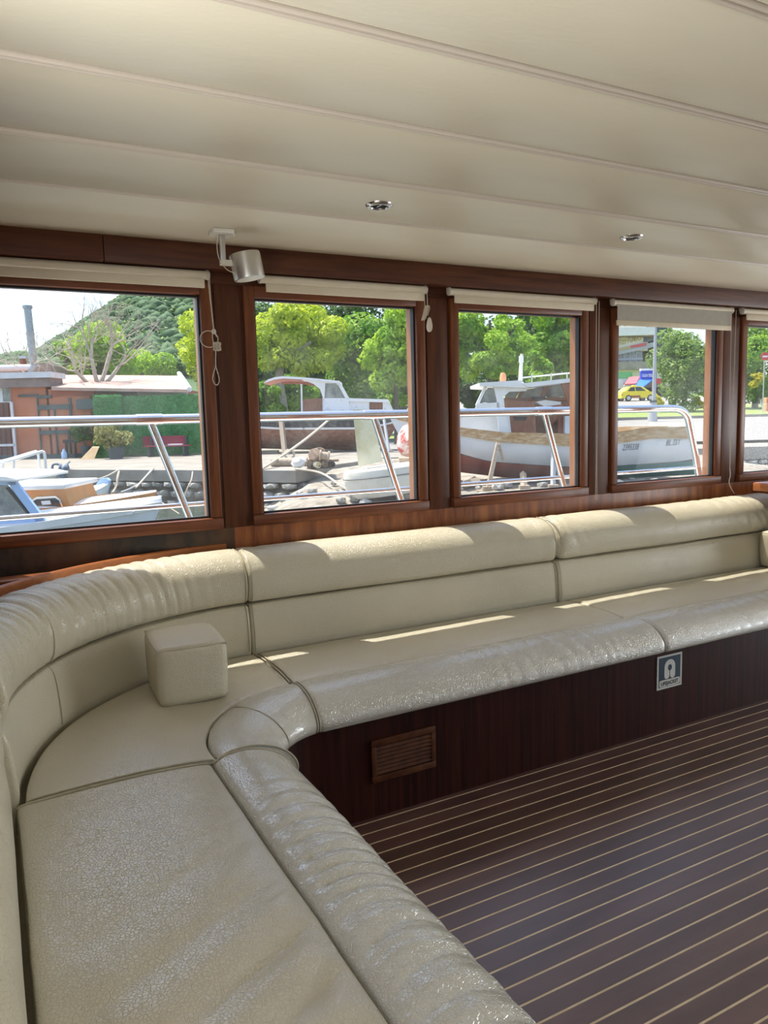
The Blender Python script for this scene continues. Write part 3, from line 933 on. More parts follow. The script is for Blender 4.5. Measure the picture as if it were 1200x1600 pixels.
flat('neck_hole', [(cxs + 0.011 * math.cos(a), zt - 0.034 + 0.013 * math.sin(a)) for a in np.linspace(0, 2 * PI, 20)[:-1]], BY - 0.0048, 'sign_blue', sg)
cap_ = []
for cx, cz, a0 in ((sx1 - 0.020, sz0 + 0.030, 0), (sx0 + 0.020, sz0 + 0.030, PI / 2), (sx0 + 0.020, sz0 + 0.018, PI), (sx1 - 0.020, sz0 + 0.018, 1.5 * PI)):
    cap_ += [(cx + 0.008 * math.cos(a), cz + 0.008 * math.sin(a)) for a in np.linspace(a0, a0 + PI / 2, 5)]
flat('text_band', cap_, BY - 0.0042, 'sign_white', sg)
tv, tf = text_vf('LIFEJACKET', 0.0215, bold=0.0006, align='CENTER')
tv = [(cxs + x * 0.93, BY - 0.0049, sz0 + 0.0165 + y) for x, y, z in tv]
obj('lettering', tv, tf, 'sign_black', sg, label='black lettering LIFEJACKET')

# ================================================================== CEILING FITTINGS
def downlight(label, x, y):
    t = thing('ceiling_downlight', label, 'light', (x, y, CEIL - 0.01), 'recessed ceiling downlights')
    lathe('rim', [(0.026, 0.006), (0.0265, -0.003), (0.030, -0.0075), (0.036, -0.0075), (0.0415, -0.003), (0.0425, 0.0005), (0.040, 0.002)], (x, y, CEIL - 0.0005), 'lamp_chrome', t, n=32)
    lathe('lens', [(0.001, -0.0012), (0.020, -0.0015), (0.0262, -0.003), (0.0262, 0.0)], (x, y, CEIL - 0.001), 'void', t, n=24, label='dark unlit lens')
    box('lamp_pin', (x - 0.002, y - 0.015, CEIL - 0.004), (x + 0.002, y + 0.015, CEIL - 0.002), 'lamp_chrome', t)
downlight('chrome recessed ceiling downlight nearer the speaker', 1.138, 2.134)
downlight('chrome recessed ceiling downlight further right', 2.21, 2.142)

sx, sy = 0.782, 2.613
sp = thing('ceiling_speaker', 'silver drum speaker hanging from a bracket on the ceiling', 'speaker', (sx, sy, CEIL - 0.14))
box('ceiling_plate', (sx - 0.038, sy - 0.034, CEIL - 0.016), (sx + 0.036, sy + 0.034, CEIL), 'speaker_white', sp, bev=0.004)
tube('plate_knob', [(sx + 0.034, sy, CEIL - 0.009), (sx + 0.046, sy, CEIL - 0.012)], 0.006, 'speaker_white', sp)
box('stem', (sx - 0.010, sy - 0.010, CEIL - 0.100), (sx + 0.008, sy + 0.008, CEIL - 0.014), 'brushed', sp, bev=0.002)
box('elbow', (sx - 0.010, sy - 0.012, CEIL - 0.116), (sx + 0.036, sy + 0.010, CEIL - 0.098), 'speaker_white', sp, bev=0.002)
box('mount', (sx + 0.022, sy - 0.008, CEIL - 0.112), (sx + 0.05, sy + 0.008, CEIL - 0.084), 'brushed', sp, bev=0.002)
ax = np.array([-0.17, 0.05, 1.0])
ax /= np.linalg.norm(ax)
hc = np.array([sx + 0.091, sy - 0.005, CEIL - 0.157])
dr = lathe('drum', [(0.047, 0.0), (0.0535, 0.001), (0.054, 0.004), (0.054, 0.082), (0.052, 0.087), (0.046, 0.088)], hc, 'brushed', sp, axis=ax, n=40)
lathe('front_face', [(0.001, -0.001), (0.040, -0.001), (0.047, 0.0005), (0.0475, 0.003)], hc, 'speaker_white', sp, axis=ax, n=36, label='white speaker face turned down')
tube('cable', spline([(sx - 0.012, sy - 0.004, CEIL - 0.012), (sx - 0.020, sy - 0.006, CEIL - 0.05), (sx - 0.016, sy - 0.008, CEIL - 0.095), (sx + 0.004, sy - 0.014, CEIL - 0.128), (sx + 0.03, sy - 0.014, CEIL - 0.140), (sx + 0.052, sy - 0.010, CEIL - 0.138)], 8), 0.0016, 'chain_white', sp, n=6)

# ================================================================== ROLLER BLINDS
def chain_vf(pts, r=0.0020, gap=0.0058, bead=0.0027):
    P = [np.array(p, float) for p in pts]
    parts = [tube_vf(P, 0.0010, 5)]
    seg = [np.linalg.norm(b - a) for a, b in zip(P[:-1], P[1:])]
    tot = sum(seg)
    k = 0.0
    i = 0
    acc = 0.0
    while k < tot:
        while i < len(seg) - 1 and acc + seg[i] < k:
            acc += seg[i]
            i += 1
        c = P[i] + (P[i + 1] - P[i]) * ((k - acc) / max(seg[i], 1e-9))
        v = [c + np.array(d) * bead for d in ((1, 0, 0), (-1, 0, 0), (0, 1, 0), (0, -1, 0), (0, 0, 1), (0, 0, -1))]
        parts.append((v, [(0, 2, 4), (2, 1, 4), (1, 3, 4), (3, 0, 4), (2, 0, 5), (1, 2, 5), (3, 1, 5), (0, 3, 5)]))
        k += gap
    return merge(parts)
BYB = 2.850
def blind(label, x0, x1, drop, chain, chain_m='chain_white', beads=True):
    t = thing('roller_blind', label, 'blind', ((x0 + x1) / 2, BYB, 1.85), 'cream roller blinds above the windows')
    tube('roller', [(x0, BYB, 1.8535), (x1, BYB, 1.8535)], 0.0160, 'blind_cream', t, n=16)
    for x, s in ((x0, -1), (x1, 1)):
        lathe('end_bracket', [(0.001, 0), (0.0165, 0), (0.0175, 0.003), (0.0175, 0.010), (0.012, 0.013)], (x, BYB, 1.8535), 'blind_plastic', t, axis=(s, 0, 0), n=18)
        box('bracket_arm', (min(x, x + s * 0.008), BYB - 0.004, 1.858), (max(x, x + s * 0.008), BYB + 0.02, 1.8715), 'blind_plastic', t)
    fz = 1.842 - drop - (0.006 if drop < 0.03 else 0)
    if drop > 0.03:
        box('fabric', (x0 + 0.012, BYB - 0.0130, fz + 0.012), (x1 - 0.006, BYB - 0.0118, 1.858), 'blind_fabric', t)
    box('bottom_bar', (x0 + (0.006 if drop > .03 else 0.012), BYB - 0.0175, fz - (0.012 if drop > .03 else 0.016)), (x1 - 0.010, BYB - 0.0085, fz + (0.014 if drop > .03 else 0.0165)), 'blind_cream', t, bev=0.003)
    for nm, pts in chain:
        if nm == 'cord':
            tube('cord', pts, 0.0022, chain_m, t, n=6)
        elif nm == 'weight':
            pass
        else:
            v, f = chain_vf(pts)
            obj('bead_chain', v, f, chain_m, t)
    return t
YC = BYB - 0.022
# blind over window 1 : chain with a hitched loop and a drop-shaped end
knot = []
for k in range(60):
    a = k * 1.25
    knot.append((0.806 + 0.014 * math.sin(a) * math.cos(k * 0.31), YC - 0.004 + 0.010 * math.cos(a * 1.3), 1.592 + 0.016 * math.sin(a * 0.77 + 1)))
ring = [(0.775 + 0.032 * math.cos(a), YC - 0.008, 1.618 + 0.030 * math.sin(a)) for a in np.linspace(0.35, 2 * PI - 0.35, 30)]
b1 = blind('rolled blind over the leftmost window, its chain knotted into loops', -0.06, 0.785, 0.016, [
    ('chain', spline([(0.786, YC, 1.855), (0.788, YC, 1.80), (0.793, YC, 1.72), (0.797, YC, 1.655), (0.798, YC, 1.64)], 6)),
    ('chain', spline([(0.792, YC, 1.856), (0.792, YC, 1.79), (0.795, YC, 1.72), (0.799, YC, 1.65), (0.801, YC, 1.64)], 6)),
    ('chain', ring), ('chain', knot),
    ('chain', spline([(0.793, YC, 1.645), (0.792, YC, 1.62), (0.797, YC, 1.60), (0.804, YC, 1.595)], 6)),
    ('chain', spline([(0.800, YC, 1.645), (0.812, YC, 1.625), (0.808, YC, 1.60), (0.804, YC, 1.58)], 6)),
    ('chain', spline([(0.801, YC, 1.578), (0.799, YC, 1.55), (0.797, YC, 1.52), (0.787, YC, 1.488), (0.785, YC, 1.468), (0.793, YC, 1.452), (0.803, YC, 1.453), (0.809, YC, 1.468), (0.806, YC, 1.49), (0.799, YC, 1.522), (0.802, YC, 1.578)], 6))])
lathe('chain_toggle', [(0.001, 0), (0.007, 0.001), (0.009, 0.009), (0.006, 0.018), (0.001, 0.019)], (0.798, YC, 1.637), 'chain_white', b1, n=12)
# blind over window 2 : chain bundled up beside a teardrop weight
bundle = []
for k in range(9):
    xx = 1.716 + 0.0022 * k
    bundle += [(xx, YC - 0.004 - 0.002 * (k % 3), 1.783), (xx - 0.019 - 0.002 * (k % 2), YC - 0.004 - 0.002 * (k % 3), 1.720 + 0.003 * (k % 3))]
b2 = blind('rolled blind over the second window, chain bundled beside a teardrop weight', 1.000, 1.728, 0.016, [
    ('chain', [(1.716, YC, 1.852), (1.717, YC, 1.785)]), ('chain', [(1.729, YC, 1.852), (1.730, YC, 1.785)]),
    ('chain', bundle),
    ('chain', spline([(1.728, YC, 1.782), (1.738, YC, 1.785), (1.741, YC, 1.772), (1.735, YC, 1.757), (1.730, YC, 1.742)], 6))])
V, F = [], []
tw = []
for a in np.linspace(0, 2 * PI, 28)[:-1]:
    w_ = 0.0125 + 0.0035 * (-math.sin(a))
    tw.append((1.7365 + w_ * math.cos(a) * (0.92 if math.sin(a) > 0 else 1), 1.705 + 0.031 * math.sin(a)))
k_ = len(tw)
V = [(x, YC - 0.006, z) for x, z in tw] + [(1.7365 + (x - 1.7365) * 0.8, YC - 0.011, 1.705 + (z - 1.705) * 0.9) for x, z in tw] + [(x, YC + 0.001, z) for x, z in tw]
F = [(i, (i + 1) % k_, k_ + (i + 1) % k_, k_ + i) for i in range(k_)] + [tuple(range(k_, 2 * k_))] + [(i, (i + 1) % k_, 2 * k_ + (i + 1) % k_, 2 * k_ + i) for i in range(k_)] + [tuple(range(2 * k_, 3 * k_))]
obj('chain_weight', V, F, 'chain_white', b2, smooth=True, angle=40, label='flat cream teardrop weight')
def long_chain(xa, xb, zb):
    a = spline([(xa, YC, 1.85), (xa + 0.001, YC, 1.55), ((xa + xb) / 2 - 0.004, YC, 1.15), ((xa + xb) / 2 - 0.005, YC, zb + 0.05), ((xa + xb) / 2 - 0.008, YC, zb + 0.012), ((xa + xb) / 2, YC, zb), ((xa + xb) / 2 + 0.008, YC, zb + 0.012), ((xa + xb) / 2 + 0.004, YC, zb + 0.05), ((xa + xb) / 2 + 0.003, YC, 1.15), (xb - 0.001, YC, 1.55), (xb, YC, 1.85)], 10)
    return a
blind('rolled blind over the third window with a long hanging chain loop', 1.862, 2.692, 0.016, [('chain', long_chain(2.690, 2.708, 0.882))])
blind('half lowered grey cream blind over the fourth window', 2.826, 3.690, 0.088, [
    ('chain', spline([(3.672, YC, 1.85), (3.675, YC, 1.5), (3.687, YC, 1.15), (3.693, YC, 0.98)], 10)),
    ('chain', spline([(3.708, YC, 1.85), (3.706, YC, 1.5), (3.699, YC, 1.15), (3.694, YC, 0.98)], 10)),
    ('cord', spline([(3.693, YC, 0.99), (3.698, YC, 0.945), (3.690, YC, 0.915), (3.700, YC, 0.885), (3.730, YC - 0.005, 0.842)], 8))])
blind('rolled blind over the rightmost window at the picture edge', 3.795, 4.63, 0.016, [])

# --- wooden counter just entering at the right edge
ct = thing('wooden_counter', 'end of a varnished wooden counter top at the right edge', 'counter', (4.3, 2.3, 0))
box('top', (3.718, 2.12, 0.868), (4.9, 2.70, 0.913), 'trim_orange', ct, bev=0.004)
box('panel', (4.25, 2.15, 0.3455), (4.85, 2.66, 0.868), 'mahogany_v', ct)

# ================================================================== OUTSIDE
A_ = math.radians(-CAM_YAW)
F2 = np.array([math.sin(A_), math.cos(A_), 0.0])
R2 = np.array([math.cos(A_), -math.sin(A_), 0.0])
def E(r, d, z):
    return F2 * d + R2 * r + np.array([0, 0, z])
def EV(V):
    V = np.asarray(V, float)
    return V[:, :1] * R2 + V[:, 1:2] * F2 + V[:, 2:3] * np.array([0, 0, 1.0])
def pz(x, y, d):
    """survey helper: sideways offset and height of a sighted point lying d metres out"""
    v = FW + RT * (x - 600) / CAM_F - UP * (y - 800) / CAM_F
    k = d / (v @ F2)
    return (v @ R2) * k, CAM_H + v[2] * k
def pr(x, d):
    return pz(x, 660, d)[0]
def ebox(name, r0, r1, d0, d1, z0, z1, m, parent=None, bev=0.0, **k):
    v, f = box_vf((min(r0, r1), d0, min(z0, z1)), (max(r0, r1), d1, max(z0, z1)), bev)
    return obj(name, EV(v), f, m, parent, smooth=bev > 0, angle=40 if bev > 0 else None, **k)
def pbox(name, x0, y0, x1, y1, d, th, m, parent=None, bev=0.0, **k):
    r0, za = pz(x0, y0, d)
    r1, zb = pz(x1, y1, d)
    return ebox(name, r0, r1, d, d + th, za, zb, m, parent, bev, **k)
def prism_vf(pts, d0, d1):
    k = len(pts)
    V = [(r, d0, z) for r, z in pts] + [(r, d1, z) for r, z in pts]
    F = [tuple(range(k)), tuple(range(2 * k - 1, k - 1, -1))] + [(i, (i + 1) % k, k + (i + 1) % k, k + i) for i in range(k)]
    return V, F
def slab(name, pts, d, th, m, parent=None, **k):
    v, f = prism_vf([pz(x, y, d) for x, y in pts], d, d + th)
    return obj(name, EV(v), f, m, parent, **k)
def etube(name, pts, r, m, parent=None, n=8, **k):
    return tube(name, [E(*p) for p in pts], r, m, parent, n, **k)
def eth(name, label, cat, r, d, z, group=None, kind=None):
    return thing(name, label, cat, tuple(E(r, d, z)), group, kind)
QZ, WZ_ = 0.15, -0.75
def sstep(a, b, x):
    t = min(max((x - a) / (b - a), 0), 1)
    return t * t * (3 - 2 * t)
def ground_z(r, d):
    return QZ + sstep(1.0, 6.0, r) * max(0, d - 26) * 0.05

# --- water, quay slabs, slip, rising shore
V = [(-160, -60, WZ_), (160, -60, WZ_), (160, 45, WZ_), (-160, 45, WZ_), (-160, -60, WZ_ - 0.4), (160, -60, WZ_ - 0.4), (160, 45, WZ_ - 0.4), (-160, 45, WZ_ - 0.4)]
w_ = obj('water', EV(V), [(0, 1, 2, 3), (7, 6, 5, 4), (0, 4, 5, 1), (1, 5, 6, 2), (2, 6, 7, 3), (3, 7, 4, 0)], 'water')
tag(w_, 'rippled dark green harbour water below the windows', 'water', kind='structure')
def plan_slab(name, poly, z0, z1, m, label, parent=None, cat='quay'):
    k = len(poly)
    V = [(r, d, z0) for r, d in poly] + [(r, d, z1) for r, d in poly]
    F = [tuple(range(k)), tuple(range(2 * k - 1, k - 1, -1))] + [(i, (i + 1) % k, k + (i + 1) % k, k + i) for i in range(k)]
    o = obj(name, EV(V), F, m, parent)
    if parent is None:
        tag(o, label, cat, kind='structure')
    return o
QE = [(-40, 36.0), (-11.7, 22.9), (-2.15, 18.5), (-1.35, 20.5), (-0.2, 23.2)]        # quay edge in plan
quay = plan_slab('quay', QE + [(-0.2, 40), (-40, 48)], QZ - 0.30, QZ, 'concrete', 'pale concrete quay with rough stone face')
qr = plan_slab('quay_road_edge', [(-0.2, 24.2), (8.5, 24.0), (11.0, 24.9), (45, 27.5), (45, 31.0), (-0.2, 31)], QZ - 0.42, QZ - 0.012, 'concrete', 'broken concrete quay edge below the road')
# stones under the quay cap
stone_meshes = []
for s in range(5):
    bm = bmesh.new()
    bmesh.ops.create_icosphere(bm, subdivisions=1, radius=0.5)
    for v in bm.verts:
        v.co = Vector([math.copysign(abs(c) ** 0.6, c) * 0.55 * (1 + random.uniform(-0.18, 0.18)) for c in v.co])
    me = bpy.data.meshes.new('stone')
    bm.to_mesh(me)
    bm.free()
    me.materials.append(MATS['stone_grey'])
    stone_meshes.append(me)
def stone(parent, r, d, z, sx, sy, sz, rz=None):
    o = bpy.data.objects.new('stone', stone_meshes[random.randrange(5)])
    COL.objects.link(o)
    o.parent = parent
    o.location = Vector(E(r, d, z) - wl(parent))
    o.scale = (sx, sy, sz)
    o.rotation_euler = (random.uniform(-.15, .15), random.uniform(-.15, .15), (-A_ if rz is None else rz) + random.uniform(-.2, .2))
    return o
def stones_along(parent, p0, p1, ztop, zbot, back=0.10):
    L = math.dist(p0, p1)
    rz = -A_ + math.atan2(p1[1] - p0[1], p1[0] - p0[0])
    z = ztop
    while z > zbot:
        h = random.uniform(0.20, 0.30)
        s = 0.0
        while s < L:
            w = random.uniform(0.28, 0.62)
            t = (s + w / 2) / L
            stone(parent, p0[0] + (p1[0] - p0[0]) * t, p0[1] + (p1[1] - p0[1]) * t + back, z - h / 2, w * 1.08, 0.5, h * 1.12, rz)
            s += w
        z -= h
plan_slab('core', [(-40, 36.6), (-11.7, 23.35), (-2.3, 19.0), (-1.6, 20.7), (-0.5, 23.4), (-0.5, 39), (-40, 47)], -1.1, QZ - 0.29, 'rubble', '', quay)
plan_slab('core', [(-0.2, 24.6), (8.5, 24.4), (11.0, 25.3), (45, 27.9), (45, 30.0), (-0.2, 30)], -1.1, QZ - 0.41, 'rubble', '', qr)
stones_along(quay, (-13.5, 23.73), (-2.15, 18.5), QZ - 0.30, WZ_ - 0.05)
stones_along(quay, (-2.1, 18.6), (-0.3, 23.2), QZ - 0.30, -0.5)
stones_along(qr, (10.6, 24.75), (15.5, 25.25), QZ - 0.42, -0.75)
# slip where the boats are hauled out
V, F = [], []
nr_, nd_ = 60, 46
for j in range(nd_ + 1):
    for i in range(nr_ + 1):
        r = -3.5 + 17.0 * i / nr_
        d = 11.5 + 13.2 * j / nd_
        z = -0.95 + 0.80 * sstep(11.5, 15.5, d) + 0.27 * sstep(16.0, 23.5, d)
        if r < -1.5:
            z -= 0.7 * sstep(-1.5, -3.2, r)
        z -= 0.55 * sstep(8.6, 12.0, r)
        z += 0.05 * (n1(r * 2.1 + d * 0.7, 61) + n1(d * 2.3 - r * 0.9, 62)) + random.uniform(-0.025, 0.025)
        V.append((r, d, z))
for j in range(nd_):
    for i in range(nr_):
        a = j * (nr_ + 1) + i
        F.append((a, a + 1, a + nr_ + 2, a + nr_ + 1))
slip = obj('slipway', EV(V), F, 'rubble')
tag(slip, 'rubble slip where old boats are hauled out', 'ground', kind='structure')
def slip_z(r, d):
    z = -0.95 + 0.80 * sstep(11.5, 15.5, d) + 0.27 * sstep(16.0, 23.5, d)
    if r < -1.5:
        z -= 0.7 * sstep(-1.5, -3.2, r)
    return z - 0.55 * sstep(8.6, 12.0, r)
for k in range(85):
    r, d = random.uniform(-2.4, 8.2), random.uniform(13.2, 17.5)
    s = random.uniform(0.14, 0.36)
    stone(slip, r, d, slip_z(r, d) + s * 0.15, s * 1.2, s, s * 0.7, random.uniform(0, 6))
# shore rising inland: road, verge, upper road
def shore(name, d0, d1, m, label, r0=-70, r1=110, dz=0.0):
    V, F = [], []
    nr_, nd_ = 60, max(2, int((d1 - d0) / 3))
    for j in range(nd_ + 1):
        for i in range(nr_ + 1):
            r = r0 + (r1 - r0) * i / nr_
            d = d0 + (d1 - d0) * j / nd_
            V.append((r, d, ground_z(r, d) + dz))
    for j in range(nd_):
        for i in range(nr_):
            a = j * (nr_ + 1) + i
            F.append((a, a + 1, a + nr_ + 2, a + nr_ + 1))
    o = obj(name, EV(V), F, m)
    return tag(o, label, 'ground', kind='structure')
shore('road', 28.0, 43.2, 'asphalt', 'pale sunlit quay road beyond the slip', r0=-0.2)
shore('grass_verge', 43.0, 60.0, 'grass', 'strip of grass beyond the quay road', dz=0.06)
shore('upper_road', 60.0, 84.0, 'asphalt', 'upper road where the taxi drives', dz=0.02)
shore('far_ground', 84.0, 190.0, 'grass', 'green ground behind the buildings')
shore('garden_ground', 36.0, 43.0, 'hill_soil', 'shaded garden ground under the trees', r0=-70, r1=-0.2)
V, F = [], []
for i in range(41):
    r = 0 + 60 * i / 40
    z = ground_z(r, 43.0)
    V += [(r, 42.85, z - 0.1), (r, 42.85, z + 0.14), (r, 43.15, z + 0.14), (r, 43.15, z - 0.1)]
    if i:
        for j in range(4):
            F.append(((i - 1) * 4 + j, (i - 1) * 4 + (j + 1) % 4, i * 4 + (j + 1) % 4, i * 4 + j))
tag(obj('kerb', EV(V), F, 'concrete'), 'grey kerb between quay road and grass', 'kerb', kind='structure')
def leaf_cloud(cl, n, size, flat=0.5, inner=0.25):
    """cl: clusters (r,d,z,rad_r,rad_d,rad_z); leaves scattered through their outer shells"""
    cl = np.array(cl, float)
    vol = cl[:, 3] * cl[:, 5]
    idx = rng.choice(len(cl), size=n, p=vol / vol.sum())
    dirs = rng.normal(size=(n, 3))
    dirs /= np.linalg.norm(dirs, axis=1)[:, None]
    rad = (1 - inner * rng.random(n) ** 1.5)
    c = cl[idx, :3] + dirs * cl[idx, 3:] * rad[:, None]
    nrm = dirs * 0.8 + rng.normal(size=(n, 3)) * 0.55 + np.array([0, -0.1, 0.45])
    nrm /= np.linalg.norm(nrm, axis=1)[:, None]
    a = np.cross(nrm, rng.normal(size=(n, 3)))
    a /= np.linalg.norm(a, axis=1)[:, None] + 1e-9
    b = np.cross(nrm, a)
    s = size * rng.uniform(0.6, 1.3, n)[:, None]
    droop = np.array([0, 0, -1.0]) * s * 0.25
    V = np.stack([c - a * s * 0.6, c - b * s * 0.42 + nrm * s * 0.1, c + a * s * 0.75 + droop, c + b * s * 0.42 + nrm * s * 0.1], 1).reshape(-1, 3)
    F = [(4 * k, 4 * k + 1, 4 * k + 2, 4 * k + 3) for k in range(n)]
    return V, F
# wooded hill
def hill_z(r, d):
    px = 600 + 1180 * r / 235
    h = float(np.interp(px, [-900, -300, 0, 60, 110, 160, 200, 240, 300, 360, 450, 700, 1000], [4, 14, 19, 21.5, 21.5, 28, 33.5, 38.5, 40, 38, 32, 22, 4]))
    return h * math.exp(-((d - 235) / 55) ** 2) + 0.5
V, F = [], []
for j in range(31):
    for i in range(61):
        r = -260 + 420 * i / 60
        d = 150 + 170 * j / 30
        V.append((r, d, hill_z(r, d)))
for j in range(30):
    for i in range(60):
        a = j * 61 + i
        F.append((a, a + 1, a + 62, a + 61))
hl = obj('hill', EV(V), F, 'hill_soil', smooth=True)
tag(hl, 'wooded green hill in the distance behind the orange house', 'hill', kind='structure')
ico = bmesh.new()
bmesh.ops.create_icosphere(ico, subdivisions=1, radius=1)
ico.verts.index_update()
IV = np.array([v.co[:] for v in ico.verts])
IF = [[v.index for v in f.verts] for f in ico.faces]
ico.free()
V, F = [], []
for k in range(4200):
    r, d = random.uniform(-150, -20), random.uniform(178, 238)
    s = random.uniform(1.1, 2.5)
    b = len(V)
    q = IV * (1 + rng.uniform(-0.22, 0.22, (len(IV), 1))) * np.array([s, s, s * 0.85]) + np.array([r, d, hill_z(r, d) + s * 0.5])
    V.extend(q.tolist())
    F.extend([[i + b for i in f] for f in IF])
cl_ = [(*np.mean(V[12 * k:12 * k + 12], axis=0), 2.2, 2.2, 1.7) for k in range(0, len(V) // 12)]
fv_, ff_ = leaf_cloud(cl_, 34000, 0.95)
obj('forest_leaves', EV(fv_), ff_, 'leaf_haze', hl, kind='stuff', label='dense tree crowns covering the hill')
fo = obj('forest', EV(V), F, 'hill_soil', hl, smooth=True, kind='stuff', label='dense tree crowns covering the hill')

# ------------------------------------------------------------------ trees
def clusters(r, d, z, a, b, c, n, s, seed):
    g = np.random.default_rng(seed)
    out = []
    for k in range(n):
        v = g.normal(size=3)
        v /= np.linalg.norm(v)
        q = g.random() ** 0.4 * 0.82
        ss = s * g.uniform(0.7, 1.25)
        out.append((r + v[0] * a * q, d + v[1] * b * q, z + v[2] * c * q, ss, ss, ss * 0.75))
    return out
def tree(name, label, px, d, ztop_py, zbot_py, wpx, leafm, n, size, seed, group='trees beyond the quay', ncl=26, cs=0.34, trunk=True, trunk_px=None, bark='bark_dark', core=None, lean=0.0):
    r, zt = pz(px, ztop_py, d)
    zb = pz(px, zbot_py, d)[1]
    w = wpx * d / CAM_F / 2
    zc, hz = (zt + zb) / 2, (zt - zb) / 2
    g0 = ground_z(r, d)
    t = eth(name, label, 'tree', r, d, g0, group)
    cl = clusters(r, d, zc, w, w * 0.9, hz, ncl, max(w, hz) * cs, seed)
    V, F = leaf_cloud(cl, n, size)
    obj('crown', EV(V), F, leafm, t, kind='stuff')
    if trunk:
        rt_ = r if trunk_px is None else pr(trunk_px, d)
        zz = zc
        tr = max(0.12, w * 0.07)
        etube('trunk', [(rt_ - lean, d, g0 - 0.05), (rt_ - lean * 0.4, d, g0 + (zz - g0) * 0.5), (rt_, d, zz), (r, d, zz + hz * 0.5)], [tr * 1.3, tr, tr * 0.7, tr * 0.3], bark, t, n=8)
        g = np.random.default_rng(seed + 5)
        for k in range(5):
            c = cl[g.integers(len(cl))]
            p0 = (rt_ + (r - rt_) * 0.3, d, zz - hz * g.uniform(0.1, 0.6))
            etube('branch', spline([p0, ((p0[0] + c[0]) / 2, (d + c[1]) / 2, (p0[2] + c[2]) / 2 + 0.1 * hz), c[:3]], 4), [tr * 0.5] * 3 + [tr * 0.4] * 3 + [tr * 0.25] * 3, bark, t, n=6)
    return t
# W1 background
tree('garden_tree', 'bright green leafy tree behind the bare branches over the roof', 150, 41, 498, 600, 130, 'leaf_bright', 5200, 0.17, 11, ncl=20)
tree('garden_tree', 'low light green tree left of the bare branches, nearest the flue', 100, 44, 530, 605, 55, 'leaf_mid', 2200, 0.17, 12, ncl=12)
tree('garden_tree', 'lime green tree at the right side of the leftmost window', 322, 43, 470, 620, 110, 'leaf_lime', 6500, 0.19, 13, ncl=24)
tree('garden_tree', 'yellow green bush like tree above the brown roof', 228, 46, 548, 612, 95, 'leaf_bright', 4200, 0.17, 14, ncl=18)
tree('dark_tree', 'small dark conifer like tree above the gable end', 268, 52, 556, 620, 30, 'leaf_dark', 1500, 0.18, 15, ncl=8)
# W2 / W3
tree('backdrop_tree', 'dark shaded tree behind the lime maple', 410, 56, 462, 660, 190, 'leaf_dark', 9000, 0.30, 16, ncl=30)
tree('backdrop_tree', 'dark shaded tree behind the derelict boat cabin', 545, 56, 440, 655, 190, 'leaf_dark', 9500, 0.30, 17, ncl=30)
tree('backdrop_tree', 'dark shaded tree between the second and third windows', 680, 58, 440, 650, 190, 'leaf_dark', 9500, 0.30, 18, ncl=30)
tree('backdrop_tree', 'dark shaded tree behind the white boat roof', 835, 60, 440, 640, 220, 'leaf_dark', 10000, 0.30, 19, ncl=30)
tree('maple_tree', 'lime green maple with pale leaning trunk in the second window', 465, 40, 468, 592, 165, 'leaf_lime', 9500, 0.20, 20, ncl=34, cs=0.27, trunk=False)
tree('shade_tree', 'tall drooping bright green tree at the right of the second window', 615, 38, 462, 632, 100, 'leaf_bright', 8000, 0.19, 21, ncl=34, cs=0.24)
tree('shade_tree', 'mid green tree between the maple and the drooping tree', 555, 43, 470, 640, 100, 'leaf_mid', 7000, 0.20, 22, ncl=26)
tree('shade_tree', 'dense green tree filling the left half of the third window', 765, 41, 462, 612, 150, 'leaf_bright', 10000, 0.19, 23, ncl=40, cs=0.22)
tree('shade_tree', 'darker green tree in the upper right of the third window', 868, 45, 455, 615, 130, 'leaf_mid', 9000, 0.20, 24, ncl=34, cs=0.24)
tree('shade_tree', 'small bright tree crown beside the short white mast', 838, 39, 545, 612, 56, 'leaf_bright', 3000, 0.17, 25, ncl=14)
tree('bush', 'leafy green bush left of the derelict boat canopy', 408, 38, 588, 668, 75, 'leaf_mid', 4500, 0.17, 26, ncl=16, trunk=False)
tree('bush', 'green bush seen through the derelict boat canopy', 462, 47, 578, 668, 90, 'leaf_mid', 4200, 0.19, 34, ncl=16, trunk=False)
tree('bush', 'green bush behind the derelict boat foredeck', 575, 42, 590, 668, 130, 'leaf_mid', 5000, 0.18, 27, ncl=18, trunk=False)
tree('bush', 'shadowy bush at the left foot of the third window trees', 725, 44, 575, 650, 70, 'leaf_dark', 3200, 0.18, 28, ncl=12, trunk=False)
# W4 / W5
tree('clipped_evergreen', 'tall clipped evergreen filling the right of the fourth window', 1072, 50, 492, 652, 92, 'leaf_cypress', 12500, 0.155, 29, ncl=46, cs=0.26)
tree('road_tree', 'leafy tree beside the road in the rightmost window', 1185, 52, 470, 648, 110, 'leaf_mid', 9000, 0.19, 30, ncl=34, cs=0.25)
tree('bush', 'yellow leaved bush at the foot of the clipped evergreen, beside the taxi', 1031, 49, 615, 640, 22, 'leaf_yellow', 700, 0.13, 31, ncl=6, trunk=False, group='yellow bushes')
tree('bush', 'yellow leaved bush at the right foot of the clipped evergreen', 1094, 49, 618, 648, 26, 'leaf_yellow', 900, 0.13, 32, ncl=6, trunk=False, group='yellow bushes')
tree('bush', 'yellow flowering patch within the tree of the rightmost window', 1182, 49, 575, 610, 30, 'leaf_yellow', 500, 0.13, 33, ncl=6, trunk=False, group='yellow bushes')
